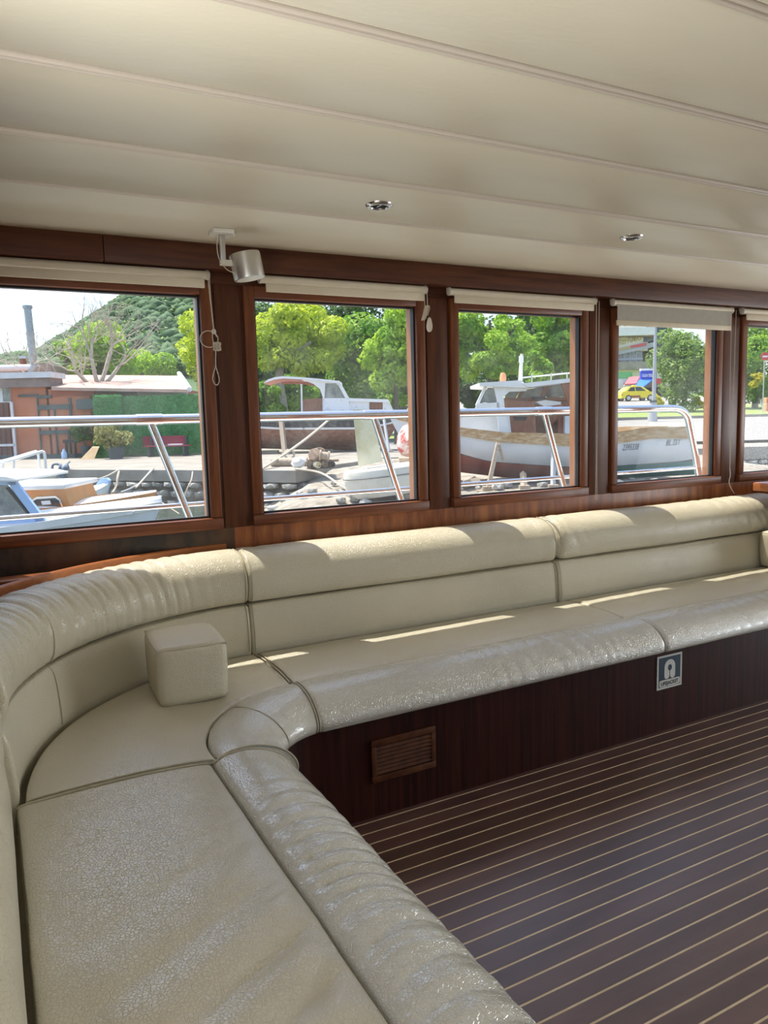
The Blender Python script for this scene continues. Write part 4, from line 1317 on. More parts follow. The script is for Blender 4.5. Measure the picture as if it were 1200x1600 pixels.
# maple's pale trunk, leaning
mp_ = [o for o in bpy.data.objects if o.name.startswith('maple_tree')][0]
def P3(x, y, d):
    r, z = pz(x, y, d)
    return (r, d, z)
etube('trunk', spline([P3(446, 668, 39.5), P3(440, 620, 39.5), P3(437, 585, 39.5), P3(442, 565, 39.5), P3(462, 550, 39.6), P3(485, 535, 40)], 5), [0.26] * 6 + [0.22] * 6 + [0.2] * 6 + [0.17] * 5 + [0.10] * 3, 'bark', mp_, n=10, label='pale leaning trunk')
etube('branch', spline([P3(439, 575, 39.5), P3(432, 545, 39.6), P3(420, 520, 40)], 5), [0.15] * 4 + [0.1] * 7, 'bark', mp_, n=8)
# bare tree over the house roof
bt = eth('bare_tree', 'mostly bare grey tree rising behind the orange house wall', 'tree', pr(152, 33), 33, QZ)
g = np.random.default_rng(3)
def branch_rec(p, dirv, L, rad, depth, acc):
    pts = [np.array(p)]
    dv = np.array(dirv, float)
    for k in range(4):
        dv = dv + g.normal(size=3) * 0.16 + np.array([0, 0, 0.05])
        dv /= np.linalg.norm(dv)
        pts.append(pts[-1] + dv * L / 4)
    acc.append(tube_vf([E(*q) for q in pts], [rad * (1 - 0.13 * i) for i in range(5)], 5 if depth < 2 else 4))
    if depth >= 5 or rad < 0.004:
        return
    for k in range(3 if depth < 2 else 2 + (g.random() < 0.5)):
        i = g.integers(2, 5)
        nd = dv + g.normal(size=3) * 0.62
        nd[2] += 0.12
        nd /= np.linalg.norm(nd)
        branch_rec(pts[i], nd, L * g.uniform(0.58, 0.82), rad * 0.55, depth + 1, acc)
base_ = np.array(P3(150, 625, 33))
etube('trunk', [(base_[0], 33, QZ), tuple(base_), P3(155, 600, 33)], [0.26, 0.20, 0.15], 'bark', bt, n=8)
for (x, y), rad, L in (((118, 580), 0.065, 1.9), ((172, 550), 0.08, 2.0), ((143, 560), 0.08, 2.1), ((128, 588), 0.06, 1.6), ((186, 572), 0.07, 1.9)):
    q = np.array(P3(x, y, 33 + g.uniform(-.6, .6)))
    st = np.array(P3(154, 604, 33))
    acc = []
    midp = (st + q) / 2 + np.array([0, 0, -0.15])
    acc.append(tube_vf([E(*v) for v in spline([st, midp, q], 5)], [rad * 1.3] * 4 + [rad * 1.1] * 4 + [rad] * 3, 6))
    for k in range(3):
        dv = (q - st) / np.linalg.norm(q - st) + g.normal(size=3) * 0.45 + np.array([0, 0, 0.45])
        branch_rec(q, dv / np.linalg.norm(dv), L * 0.62, rad * 0.62, 1, acc)
    obj('limb', *merge(acc), 'bark', bt)
st = np.array(P3(80, 640 - 62, 33.2))
acc = []
for k in range(3):
    branch_rec(np.array(P3(95, 600, 33)), np.array([-0.7 + 0.3 * k, 0, 0.45]), 1.5, 0.04, 2, acc)
obj('limb', *merge(acc), 'bark', bt)
twig = eth('bare_tree', 'thin leafless twigs left of the metal flue', 'tree', pr(52, 34), 34, QZ)
acc = []
acc.append(tube_vf([E(*P3(50, 690, 34)), E(*P3(50, 590, 34))], [0.1, 0.05], 6))
for k in range(4):
    branch_rec(np.array(P3(50, 592, 34)), np.array([-0.65 + 0.12 * k, 0, 0.62]), 1.4, 0.035, 2, acc)
obj('limb', *merge(acc), 'bark', twig)

# ------------------------------------------------------------------ orange house
HD = 31.0
hs = eth('house', 'orange house with dark green timbers and flat grey fascia', 'house', pr(40, HD), HD, QZ)
pbox('wall', -90, 602, 80, 719, HD, 1.6, 'wall_orange', hs)
pbox('side_wall', 75, 608, 147, 719, HD, 3.0, 'wall_orange', hs)
pbox('fascia', -90, 589, 79, 604, HD - 0.25, 1.2, 'fascia_grey', hs)
pbox('roof_edge', -90, 585, 80, 589.5, HD - 0.35, 1.4, 'tin_white', hs)
pbox('brick_band', 80, 608, 147, 618, HD - 0.05, 0.1, 'wall_brick', hs)
for x0, y0, x1, y1 in ((58, 620, 64, 714), (83, 638, 91, 716), (106, 622, 111.5, 650), (57, 618, 80, 622), (58, 633, 112, 639), (62, 673, 108, 678), (105, 678, 111, 714), (28, 617, 58, 619.5)):
    pbox('timber', x0, y0, x1, y1, HD - 0.09, 0.1, 'timber_green', hs)
dn = pbox('door', -40, 630, 20, 716, HD - 0.06, 0.08, 'door_brown', hs, label='brown boarded door')
for x in range(-36, 20, 8):
    pbox('board', x, 631, x + 7.2, 715, HD - 0.09, 0.035, 'door_brown', dn)
pbox('door_rail', -40, 695, 24, 697, HD - 0.12, 0.06, 'tin_white', hs)
pbox('door_post', 19, 628, 22.5, 716, HD - 0.12, 0.1, 'tin_white', hs)
wn_ = pbox('window', -40, 603, 17, 629, HD - 0.05, 0.08, 'tin_white', hs)
pbox('pane', -38, 605, -12, 627, HD - 0.08, 0.03, 'boat_glass', wn_)
pbox('pane', 3, 605, 16, 627, HD - 0.08, 0.03, 'boat_glass', wn_)
pbox('shutter_box', 118, 624, 146, 639, HD - 0.4, 0.4, 'timber_green', hs, label='dark green awning box')
pbox('plinth', -90, 714, 147, 720, HD - 0.1, 0.12, 'timber_green', hs)
ah = eth('annex_roof', 'low annex with pinkish brown sloping roof and white gable end', 'building', pr(190, HD + 1), HD + 1.5, QZ)
e0, e1 = pz(80, 605, HD - 0.5), pz(296, 608.5, HD - 0.5)
t0, t1_ = pz(80, 585.5, HD + 5.2), pz(280, 587, HD + 5.2)
V = [(e0[0], HD - 0.5, e0[1]), (e1[0], HD - 0.5, e1[1]), (t1_[0], HD + 5.2, t1_[1]), (t0[0], HD + 5.2, t0[1])]
V = V + [(a, b, c - 0.12) for a, b, c in V]
obj('roof', EV(V), [(0, 1, 2, 3), (7, 6, 5, 4), (0, 4, 5, 1), (1, 5, 6, 2), (2, 6, 7, 3), (3, 7, 4, 0)], 'roof_brown', ah)
etube('gable_trim', [(e1[0], HD - 0.5, e1[1]), (t1_[0], HD + 5.2, t1_[1] + 0.1)], 0.11, 'tin_white', ah, n=6)
pbox('wall', 148, 611, 290, 719, HD + 1.0, 3.4, 'wall_brick', ah)
slab('dark_opening', [(182, 609), (214, 609), (214, 619), (182, 619)], HD + 0.8, 0.2, 'void', ah)
pbox('white_sheet', 214, 610, 294, 640, HD + 0.6, 0.08, 'tin_white', ah)
fv = eth('metal_flue', 'tall metal flue pipe with horizontal duct over the roof', 'flue', pr(50, HD + 2), HD + 2, pz(50, 586, HD + 2)[1])
b0, b1_ = np.array(P3(55, 590, HD + 2)), np.array(P3(43, 482, HD + 2))
etube('pipe', [tuple(b0), tuple(b1_)], 0.155, 'flue_metal', fv, n=16)
etube('cap', [tuple(b1_), tuple(b1_ + np.array([0, 0, 0.12]))], 0.20, 'flue_metal', fv, n=16)
for f_ in (0.3, 0.62):
    q = b0 + (b1_ - b0) * f_
    etube('joint_band', [tuple(q), tuple(q + (b1_ - b0) * 0.012)], 0.17, 'flue_metal', fv, n=16)
etube('duct', [P3(-60, 577, HD + 2), P3(56, 574, HD + 2)], 0.14, 'tin_white', fv, n=14)
etube('elbow', [P3(50, 586, HD + 2), P3(56, 570, HD + 2)], 0.20, 'flue_metal', fv, n=12)
for xx in (-20, 30):
    a = P3(xx, 577, HD + 2)
    etube('duct_leg', [(a[0], a[1], a[2]), (a[0], a[1], pz(xx, 589, HD + 2)[1])], 0.03, 'flue_metal', fv, n=6)
ch = eth('brick_chimney', 'small red brick chimney on the far house roof', 'chimney', pr(34, HD + 6), HD + 6, QZ)
pbox('stack', 30, 560, 39, 600, HD + 6, 0.5, 'wall_brick', ch)
pbox('cap', 28.5, 556, 40.5, 560, HD + 5.9, 0.7, 'tin_white', ch)
fh = eth('far_roof', 'red tiled roof of a further house behind the flue', 'house', pr(35, HD + 7), HD + 7, QZ)
slab('roof', [(-20, 588), (20, 570), (78, 568), (82, 588)], HD + 7, 4, 'roof_brown', fh)
pbox('wall', -20, 588, 80, 690, HD + 7.1, 3.5, 'wall_orange', fh)

# ------------------------------------------------------------------ turf-covered fence, bench, pots
hg = eth('turf_fence', 'fence covered in bright green artificial turf along the quay', 'fence', pr(230, 30.3), 30.3, QZ)
def turf(name, x0, y0, x1, y1, d, th, n):
    r0, z1_ = pz(x0, y0, d)
    r1, _ = pz(x1, y0, d)
    z0_ = pz(x0, y1, d)[1]
    ebox(name, r0, r1, d, d + th, z0_, z1_, 'turf_green', hg)
    c = np.column_stack([rng.uniform(r0, r1, n), d - rng.uniform(0, 0.03, n), rng.uniform(z0_, z1_ + 0.03, n)])
    top = rng.random(n) < 0.2
    c[top, 2] = z1_
    c[top, 1] = d + rng.random(top.sum()) * th
    dv = rng.normal(size=(n, 3)) * 0.5 + np.array([0, -0.7, 0.35])
    dv /= np.linalg.norm(dv, axis=1)[:, None]
    sd_ = np.cross(dv, rng.normal(size=(n, 3)))
    sd_ /= np.linalg.norm(sd_, axis=1)[:, None]
    L = rng.uniform(0.06, 0.13, n)[:, None]
    V = np.stack([c - sd_ * 0.02, c + sd_ * 0.02, c + dv * L], 1).reshape(-1, 3)
    obj('turf_pile', EV(V), [(3 * k, 3 * k + 1, 3 * k + 2) for k in range(n)], 'turf_blade', hg, kind='stuff')
turf('panel', 182, 621, 345, 712, 30.5, 0.3, 6000)
turf('panel', 145, 620, 184, 716, 30.0, 0.4, 2600)
turf('panel', 147, 690, 164, 720, 29.4, 0.4, 1000)
bn = eth('park_bench', 'dark red slatted bench against the turf fence', 'bench', pr(258, 29.4), 29.4, QZ)
for k in range(4):
    pbox('back_slat', 223, 682 + k * 3.2, 289, 684.4 + k * 3.2, 29.9 - 0.04 * k, 0.05, 'bench_red', bn)
r0, zs = pz(225, 697, 29.4)
r1, _ = pz(296, 697, 29.4)
for k in range(3):
    ebox('seat_slat', r0, r1, 29.25 + k * 0.17, 29.38 + k * 0.17, zs - 0.04, zs, 'bench_red', bn)
for rr in (r0 + 0.15, r1 - 0.25):
    ebox('leg', rr, rr + 0.07, 29.3, 29.7, QZ, zs - 0.04, 'pot_grey', bn)
    ebox('back_support', rr, rr + 0.06, 29.72, 29.95, QZ, pz(230, 684, 29.8)[1], 'pot_grey', bn)
pa = pbox('newspaper', 262, 694, 284, 696.6, 29.35, 0.25, 'bag_white')
tag(pa, 'white folded paper lying on the red bench', 'paper')
def potted(label, x0, x1, ytop, ymid, ybase, px0, px1, d, lm, n, seed):
    r, zb = pz((px0 + px1) / 2, ybase, d)
    zm = pz(px0, ymid, d)[1]
    t = eth('potted_shrub', label, 'plant', r, d, QZ, 'potted shrubs by the house')
    R0 = (px1 - px0) * d / CAM_F / 2
    lathe('pot', [(R0 * 0.72, 0), (R0 * 0.95, (zm - QZ) * 0.85), (R0 * 1.05, (zm - QZ) * 0.86), (R0 * 1.05, zm - QZ), (R0 * 0.92, zm - QZ)], E(r, d, QZ), 'pot_grey', t, n=18)
    zt = pz(px0, ytop, d)[1]
    rc = pr((x0 + x1) / 2, d)
    w = (x1 - x0) * d / CAM_F / 2
    V, F = leaf_cloud(clusters(rc, d, (zt + zm) / 2, w, w * 0.8, (zt - zm) / 2 * 1.05, 16, w * 0.42, seed), n, 0.10)
    obj('foliage', EV(V), F, lm, t, kind='stuff')
    acc = [tube_vf([E(r, d, zm - 0.05), E(rc + random.uniform(-.4, .4) * w, d, zm + (zt - zm) * 0.7)], [0.03, 0.012], 5) for _ in range(6)]
    obj('stem', *merge(acc), 'bark_dark', t)
potted('olive shrub in a big grey pot before the turf fence', 146, 204, 655, 699, 721, 169, 196, 28.6, 'leaf_olive', 2200, 71)
potted('dark leafy shrub in a grey pot against the orange wall', 106, 143, 655, 697, 714, 127, 143, 30.2, 'leaf_dark', 1400, 72)
V = [(*P3(129, 717, 28.9)[:1], 28.7, QZ), (pr(146, 28.9), 28.7, QZ), (pr(152, 29.0), 29.0, pz(152, 699, 29.0)[1]), (pr(141, 29.0), 29.0, pz(141, 699, 29.0)[1])]
V = V + [(a, b + 0.06, c + 0.03) for a, b, c in V]
tag(obj('plywood_sheet', EV(V), [(0, 1, 2, 3), (7, 6, 5, 4), (0, 4, 5, 1), (1, 5, 6, 2), (2, 6, 7, 3), (3, 7, 4, 0)], 'plywood'), 'plywood sheet leaning beside the potted shrubs', 'board')
bq = eth('black_stand', 'small black stand against the orange house wall', 'stand', pr(107, 30.4), 30.4, QZ)
pbox('tray', 98, 687, 117, 692, 30.3, 0.4, 'sign_black', bq)
for x in (100, 114):
    rr = pr(x, 30.4)
    ebox('leg', rr - 0.03, rr + 0.03, 30.4, 30.5, QZ, pz(x, 690, 30.4)[1], 'sign_black', bq)
bo = lathe('water_bottle', [(0.09, 0), (0.11, 0.05), (0.11, 0.22), (0.05, 0.32), (0.04, 0.38), (0.001, 0.385)], E(pr(96.5, 29.8), 29.8, QZ), 'pale_blue')
tag(bo, 'big blue water bottle standing beside the green timber', 'bottle')
# tarp over a mooring post on the quay edge
tp = eth('tarp_bundle', 'blue grey tarpaulin hanging over the quay edge', 'tarp', pr(104, 21.9), 21.9, QZ)
V, F = [], []
for j in range(9):
    for i in range(7):
        a, b = i / 6, j / 8
        x = 92 + 14 * a + (6 if j < 3 else 0) * (a - .4) + 2 * math.sin(3 * a + j)
        y = 724 + 4 * math.sin(a * 4) + (0 if j < 3 else (j - 2) * 4.4)
        d = 22.1 - 0.13 * min(j, 3) + 0.05 * math.sin(i * 2 + j)
        r, z = pz(x, y, d)
        V.append((r, d, z))
for j in range(8):
    for i in range(6):
        a = j * 7 + i
        F.append((a, a + 1, a + 8, a + 7))
V2 = V + [(a, b + 0.05, c) for a, b, c in V]
F2_ = F + [tuple(k + 63 for k in reversed(f)) for f in F]
obj('sheet', EV(V2), F2_, 'tarp_blue', tp, smooth=True)
etube('handle', spline([P3(83, 742, 22), P3(82, 728, 22), P3(88, 725, 22), P3(96, 727, 22)], 5), 0.035, 'tarp_blue', tp)

# ------------------------------------------------------------------ boats
class Boat:
    """lofted hull: t runs 0 at the stern to 1 at the bow; local x along the keel, y athwart"""
    def __init__(s, name, label, r0, r1, d0, d1, beam, sheer, keel, plan, rake=0.35, srake=0.0, p=2.0, group='old wooden boats'):
        s.a, s.b = np.array([r0, d0]), np.array([r1, d1])
        s.L = np.linalg.norm(s.b - s.a)
        s.u = (s.b - s.a) / s.L
        s.w = np.array([-s.u[1], s.u[0]])
        if s.w[1] > 0:
            s.w = -s.w                              # +y local points towards the saloon
        s.beam, s.sheer, s.keel, s.plan, s.rake, s.srake, s.p = beam, sheer, keel, plan, rake, srake, p
        m = (s.a + s.b) / 2
        s.root = eth(name, label, 'boat', m[0], m[1], keel(0.5), group)
    def it(s, tab, t):
        return float(np.interp(t, [q[0] for q in tab], [q[1] for q in tab]))
    def pt(s, t, v, side, out=0.0):
        zs, zk = s.sheer(t), s.keel(t)
        hb = s.beam / 2 * s.plan(t) * (1 - (1 - v) ** s.p)
        x = t * s.L + s.rake * (v - 1) * sstep(0.7, 1.0, t) + s.srake * (1 - v) * sstep(0.25, 0.0, t)
        q = s.a + s.u * x + s.w * side * (hb + out)
        return (q[0], q[1], zk + (zs - zk) * v)
    def band(s, name, v0, v1, m, out=0.0, nt=36, nv=8, t0=0.0, t1=1.0, **k):
        parts = []
        for side in (1, -1):
            V, F = [], []
            for i in range(nt + 1):
                t = t0 + (t1 - t0) * i / nt
                a, b = (v0(t) if callable(v0) else v0), (v1(t) if callable(v1) else v1)
                for j in range(nv + 1):
                    V.append(s.pt(t, a + (b - a) * j / nv, side, out))
            for i in range(nt):
                for j in range(nv):
                    q = i * (nv + 1) + j
                    F.append((q, q + 1, q + nv + 2, q + nv + 1))
            parts.append((V, F))
        # transom
        V = []
        for j in range(nv + 1 if t0 == 0 else 0):
            a, b = (v0(0) if callable(v0) else v0), (v1(0) if callable(v1) else v1)
            V.append(s.pt(0, a + (b - a) * j / nv, 1, out))
        for j in range(nv if t0 == 0 else -1, -1, -1):
            V.append(s.pt(0, a + (b - a) * j / nv, -1, out))
        if t0 == 0:
            parts.append((V, [tuple(range(len(V)))]))
        V, F = merge(parts)
        return obj(name, EV(V), F, m, s.root, smooth=True, angle=40, **k)
    def rail(s, name, v0, v1, out, m, nt=36):
        """a rubbing strake standing proud of the hull"""
        parts = []
        for side in (1, -1):
            V, F = [], []
            for i in range(nt + 1):
                t = i / nt
                c0, c1 = s.pt(t, v0(t), side), s.pt(t, v1(t), side)
                d0_, d1_ = s.pt(t, v0(t), side, out), s.pt(t, v1(t), side, out)
                e1 = (c1[0], c1[1], c1[2] + 0.02)
                f1 = (d1_[0], d1_[1], d1_[2] + 0.02)
                V += [c0, d0_, f1, e1]
            for i in range(nt):
                for j in range(4):
                    F.append((i * 4 + j, i * 4 + (j + 1) % 4, (i + 1) * 4 + (j + 1) % 4, (i + 1) * 4 + j))
            F += [(0, 1, 2, 3), tuple(len(V) - 1 - k for k in range(4))]
            parts.append((V, F))
        V, F = merge(parts)
        return obj(name, EV(V), F, m, s.root)
    def deck(s, name, dz, m, t0=0.0, t1=1.0, inset=0.03, nt=30, camber=0.05):
        V, F = [], []
        for i in range(nt + 1):
            t = t0 + (t1 - t0) * i / nt
            a, b = s.pt(t, 1.0, 1, -inset), s.pt(t, 1.0, -1, -inset)
            z = a[2] + dz
            for j in range(7):
                f = j / 6
                V.append((a[0] + (b[0] - a[0]) * f, a[1] + (b[1] - a[1]) * f, z + camber * math.sin(PI * f)))
        for i in range(nt):
            for j in range(6):
                q = i * 7 + j
                F.append((q, q + 1, q + 8, q + 7))
        return obj(name, EV(V), F, m, s.root, smooth=True)
def itab(tab):
    xs, ys = [q[0] for q in tab], [q[1] for q in tab]
    return lambda t: float(np.interp(t, xs, ys))

# --- white boat with wooden wheelhouse (third and fourth windows); bow to the left
DN = 16.0                                        # near side distance
def tx(x):
    return (1088 - x) / (1088 - 604)
def zz(x, y, d=DN):
    return pz(x, y, d)[1]
sheerW = itab(sorted([(tx(x), zz(x, y)) for x, y in ((604, 640), (660, 660), (711, 668), (792, 677), (891, 679), (957, 678), (1014, 669), (1088, 668))]))
keelW = itab([(0, zz(1060, 748)), (0.3, zz(950, 757)), (0.6, zz(800, 752)), (0.85, zz(690, 738)), (1.0, zz(612, 722))])
planW = itab([(0, 0.62), (0.12, 0.80), (0.3, 0.97), (0.5, 1.0), (0.7, 0.88), (0.85, 0.58), (0.95, 0.24), (1.0, 0.03)])
wb = Boat('white_boat', 'white hauled out boat with brown wooden wheelhouse interior and red bottom', pr(1088, DN), pr(604, DN), DN + 1.0, DN + 1.25, 2.1, sheerW, keelW, planW, rake=0.55, srake=-0.42, p=2.6)
def vline(tab):
    f = itab(sorted([(tx(x), zz(x, y)) for x, y in tab]))
    return lambda t: min(max((f(t) - keelW(t)) / (sheerW(t) - keelW(t)), 0.02), 0.98)
wl_ = vline(((604, 690), (660, 698), (711, 708), (773, 723), (891, 731), (955, 731), (1058, 724), (1088, 720)))
rb_ = vline(((604, 652), (711, 679), (782, 691), (891, 697), (957, 695), (1024, 685), (1088, 686)))
wb.band('bottom', 0.0, wl_, 'antifoul_red', nv=6, label='red antifouled bottom', t0=0.31)
wb.band('bottom', 0.0, wl_, 'antifoul_teal', nv=6, label='teal painted bottom under the stern', t1=0.31)
wb.band('topsides', wl_, lambda t: 1.0, 'hull_pale', nv=6, label='pale white topsides')
wb.rail('rubbing_strake', rb_, lambda t: 1.0, 0.05, 'rubrail_worn')
wb.rail('boot_stripe', lambda t: wl_(t) - 0.012, lambda t: wl_(t) + 0.02, 0.006, 'hull_black')
wb.deck('deck', -0.10, 'white_paint')
R_ = wb.root
dn = DN + 0.28                                   # cabin side stands in from the gunwale
slab('trunk_cabin', [(668, 648), (700, 641), (745, 641), (795, 640), (800, 686), (668, 682)], DN + 0.60, 1.15, 'white_gel', R_)
# wheelhouse: raked screen, corner, roof
slab('screen_pillar', [(757, 603), (762, 603), (749, 631), (743, 633)], dn + 0.05, 0.08, 'white_gel', R_)
slab('screen_pillar', [(757, 603), (762, 603), (749, 631), (743, 633)], dn + 1.3, 0.08, 'white_gel', R_)
slab('side_glass', [(762, 606), (771, 606), (777, 629), (751, 629)], dn + 0.10, 0.02, 'boat_glass', R_)
slab('corner_panel', [(771, 602), (826, 606), (822, 611), (796, 612), (787, 620), (789, 640), (797, 676), (780, 680), (776, 632), (777, 628)], dn, 0.07, 'white_gel', R_)
slab('side_rail', [(745, 630), (780, 629), (781, 642), (742, 642)], dn, 0.06, 'white_gel', R_)
slab('roof', [(749, 598), (815, 594), (826, 606), (750, 603)], dn - 0.1, 1.75, 'white_gel', R_)
slab('roof', [(816, 599), (900, 590), (938, 588), (938, 596), (900, 596), (826, 605)], dn - 0.15, 1.85, 'white_gel', R_)
slab('roof_edge_rail', [(816, 589), (895, 581), (938, 579), (938, 581), (895, 583.5), (816, 591)], dn + 0.9, 0.06, 'white_gel', R_)
for x in (830, 860, 885, 920):
    pbox('roof_rail_post', x, 583, x + 2, 600, dn + 0.9, 0.05, 'steel', R_)
# wooden inside of the wheelhouse (far side and bulkhead)
df = dn + 1.15
slab('far_side', [(786, 623), (900, 624), (938, 622), (938, 690), (798, 690)], df, 0.08, 'boat_brown', R_, label='brown wooden inside wall')
slab('bulkhead', [(787, 626), (835, 627), (838, 682), (797, 680)], dn + 0.35, 0.06, 'boat_brown', R_)
slab('wood_post', [(814, 610), (820, 610), (810, 627), (805, 627)], df - 0.05, 0.08, 'boat_brown', R_)
slab('wood_post', [(851, 601), (861, 599), (851, 622), (843, 622)], df - 0.05, 0.08, 'boat_brown', R_)
slab('wood_post', [(876, 598), (893, 597), (895, 634), (890, 634)], dn + 0.1, 0.08, 'boat_brown', R_)
slab('wood_sill', [(786, 622), (900, 620), (900, 625), (786, 627)], df - 0.1, 0.12, 'boat_brown', R_)
slab('far_glass', [(790, 612), (812, 611), (806, 622), (789, 622)], df, 0.02, 'boat_glass', R_)
slab('far_glass', [(820, 610), (850, 603), (842, 622), (812, 622)], df, 0.02, 'boat_glass', R_)
slab('far_glass', [(861, 601), (884, 599), (884, 620), (851, 620)], df, 0.02, 'boat_glass', R_)
slab('chart_table', [(838, 628), (852, 625), (877, 628), (876, 632), (851, 635)], dn + 0.3, 0.5, 'bag_white', R_)
slab('fitting', [(832, 620), (852, 619), (853, 624), (834, 624)], dn + 0.4, 0.15, 'sign_black', R_)
slab('fitting', [(803, 651), (824, 651), (822, 656), (806, 656)], dn + 0.30, 0.04, 'sign_black', R_)
lathe('seat', [(0.10, 0), (0.22, 0.12), (0.28, 0.30), (0.30, 0.42), (0.26, 0.44)], E(*P3(858, 663, dn + 0.6)), 'boat_brown', R_, n=18)
slab('locker', [(872, 646), (884, 644), (884, 680), (872, 680)], dn + 0.5, 0.4, 'boat_brown', R_)
pbox('tank', 883, 650, 896, 679, dn + 0.35, 0.3, 'white_gel', R_)
pbox('bench_side', 905, 660, 940, 690, dn + 0.3, 0.9, 'white_paint', R_)
bt_ = lathe('orange_float', [(0.02, -0.08), (0.065, -0.05), (0.075, 0.04), (0.06, 0.13), (0.045, 0.16), (0.01, 0.165)], E(*P3(786, 594, dn + 0.6)), 'orange_buoy', R_, n=14)
etube('short_mast', [P3(813, 596, dn + 0.9), P3(815, 553, dn + 0.9)], [0.05, 0.03], 'white_gel', R_, n=8)
pbox('mast_light', 812, 556, 818, 566, dn + 0.85, 0.1, 'white_gel', R_)
# name and number on the quarter
def hull_text(s, x0, y0, size, shear, squash=1.0):
    V, F = text_vf(s, size, shear=shear, bold=0.0)
    out = []
    r0, z0 = pz(x0, y0, DN)
    slope = math.atan2(pz(x0 + 60, y0 - 3.5, DN)[1] - z0, pz(x0 + 60, y0 - 3.5, DN)[0] - r0)
    for x, y, _ in V:
        x *= squash
        rr = r0 + x * math.cos(slope) - y * math.sin(slope)
        z = z0 + x * math.sin(slope) + y * math.cos(slope)
        t = min(max((pr(1088, DN) - rr) / (pr(1088, DN) - pr(604, DN)), 0.0), 1)
        v = min(max((z - keelW(t)) / (sheerW(t) - keelW(t)), 0), 1)
        for _ in range(6):
            v = min(max((z - keelW(t)) / (sheerW(t) - keelW(t)), 0), 1)
            q = wb.pt(t, v, 1, 0.015)
            t = min(max(t + (q[0] - rr) / wb.L, 0.0), 1)
        out.append((rr, q[1], z))
    obj('lettering', EV(out), F, 'letter_dark', wb.root, label='dark italic lettering ' + s)
hull_text('2395338', 976, 704.5, 0.185, 0.3, 0.55)
hull_text('BL.İST', 1047, 697, 0.165, 0.3, 0.72)
# props under the boat
for k, (xa, ya, xb, yb, m) in enumerate(((779, 692, 762, 768, 'old_timber'), (866, 700, 864, 765, 'post_grey'), (818, 740, 819, 766, 'old_timber'), (716, 700, 714, 745, 'post_grey'))):
    a, b = pz(xa, ya, DN - 0.12), pz(xb, yb, DN - 0.5)
    zb_ = slip_z(b[0], DN - 0.5)
    pp = eth('boat_prop', ['pale timber prop leaning on the white boat hull amidships', 'grey perforated steel prop under the white boat quarter', 'small timber block post under the white boat keel', 'thin grey post beneath the white boat bow'][k], 'prop', b[0], DN - 0.5, zb_, 'props holding up the boats')
    etube('post', [(b[0], DN - 0.5, zb_), (a[0], DN - 0.06, a[1])], [0.055 if k != 2 else 0.07] * 2, m, pp, n=4)
    if k == 0:
        etube('brace', [P3(779, 694, DN - 0.12), P3(787, 722, DN - 0.1)], 0.04, m, pp, n=4)
    ebox('foot', b[0] - 0.1, b[0] + 0.1, DN - 0.6, DN - 0.4, zb_ - 0.05, zb_ + 0.06, 'old_timber', pp)
ebk = ebox('keel_block', pr(700, DN), pr(1040, DN), DN + 0.95, DN + 1.25, slip_z(4, 17) - 0.05, keelW(0.4) - 0.03, 'old_timber')
tag(ebk, 'long timber block under the white boat keel', 'timber', group='timbers on the slip')
for k, (x0, y0, x1, y1, d, lb) in enumerate(((722, 739, 746, 748, 15.6, 'broken plank lying under the white boat bow'), (730, 745, 742, 738, 15.9, 'second broken plank lying under the white boat bow'))):
    a, b = P3(x0, y0, d), P3(x1, y1, d + 0.5)
    o = etube('broken_plank', [(a[0], a[1], slip_z(a[0], a[1]) + 0.08), (b[0], b[1], slip_z(b[0], b[1]) + 0.12)], 0.09, 'old_timber', None, n=4)
    tag(o, lb, 'timber', 'timbers on the slip')
# --- derelict dark boat (second window)
DD = 29.0
sh2 = itab([(0, zz(352, 642, DD)), (0.3, zz(430, 648, DD)), (0.7, zz(530, 646, DD)), (0.9, zz(600, 640, DD)), (1.0, zz(640, 632, DD))])
kl2 = itab([(0, zz(310, 702, DD)), (0.3, zz(400, 705, DD)), (0.75, zz(550, 707, DD)), (0.95, zz(610, 697, DD)), (1.0, zz(625, 690, DD))])
db = Boat('derelict_boat', 'derelict boat with black and rust hull and peeling white cabin', pr(354, DD), pr(642, DD), DD + 1.2, DD + 1.2, 2.6, sh2, kl2, itab([(0, 0.6), (0.2, 0.88), (0.5, 1.0), (0.75, 0.8), (0.92, 0.35), (1, 0.03)]), rake=0.9, p=3.0)
db.band('bottom', 0.0, 0.60, 'hull_rust', label='rust red lower hull')
db.band('topsides', 0.60, 1.0, 'hull_black', label='black peeling upper hull')
db.rail('rubbing_strake', lambda t: 0.58, lambda t: 0.62, 0.04, 'peeling_white')
db.deck('deck', -0.05, 'peeling_white')
R_ = db.root
d2 = DD + 0.35
V, F = [], []
prof = [(413, 598), (419, 593), (430, 589.5), (443, 588), (470, 589.5), (500, 592), (531, 595.5)]
top = [pz(x, y, d2) for x, y in prof]
bot = [pz(x, y + (3.5 if i else 1), d2) for i, (x, y) in enumerate(prof)]
v, f = prism_vf(top + bot[::-1], d2 - 0.1, d2 + 1.8)
obj('canopy', EV(v), f, 'white_paint', R_)
bt2 = [pz(x, y + (4.2 if i else 1.6), d2) for i, (x, y) in enumerate(prof)]
v, f = prism_vf(bot[:-2] + bt2[:-2][::-1], d2 - 0.02, d2 + 1.7)
obj('canopy_lining', EV(v), f, 'canopy_under', R_, label='reddish brown canopy underside')
slab('arch', [(470, 592), (500, 592), (531, 596), (508, 599), (507, 623), (504, 646), (504, 620), (500, 608), (490, 600)], d2, 0.08, 'white_paint', R_)
slab('far_arch', [(440, 592), (500, 592), (508, 599), (507, 646), (504, 620), (498, 604), (470, 600), (440, 600)], d2 + 1.6, 0.08, 'canopy_under', R_)
slab('cabin_side', [(505, 622), (545, 622), (547, 647), (505, 647)], d2, 1.7, 'peeling_white', R_)
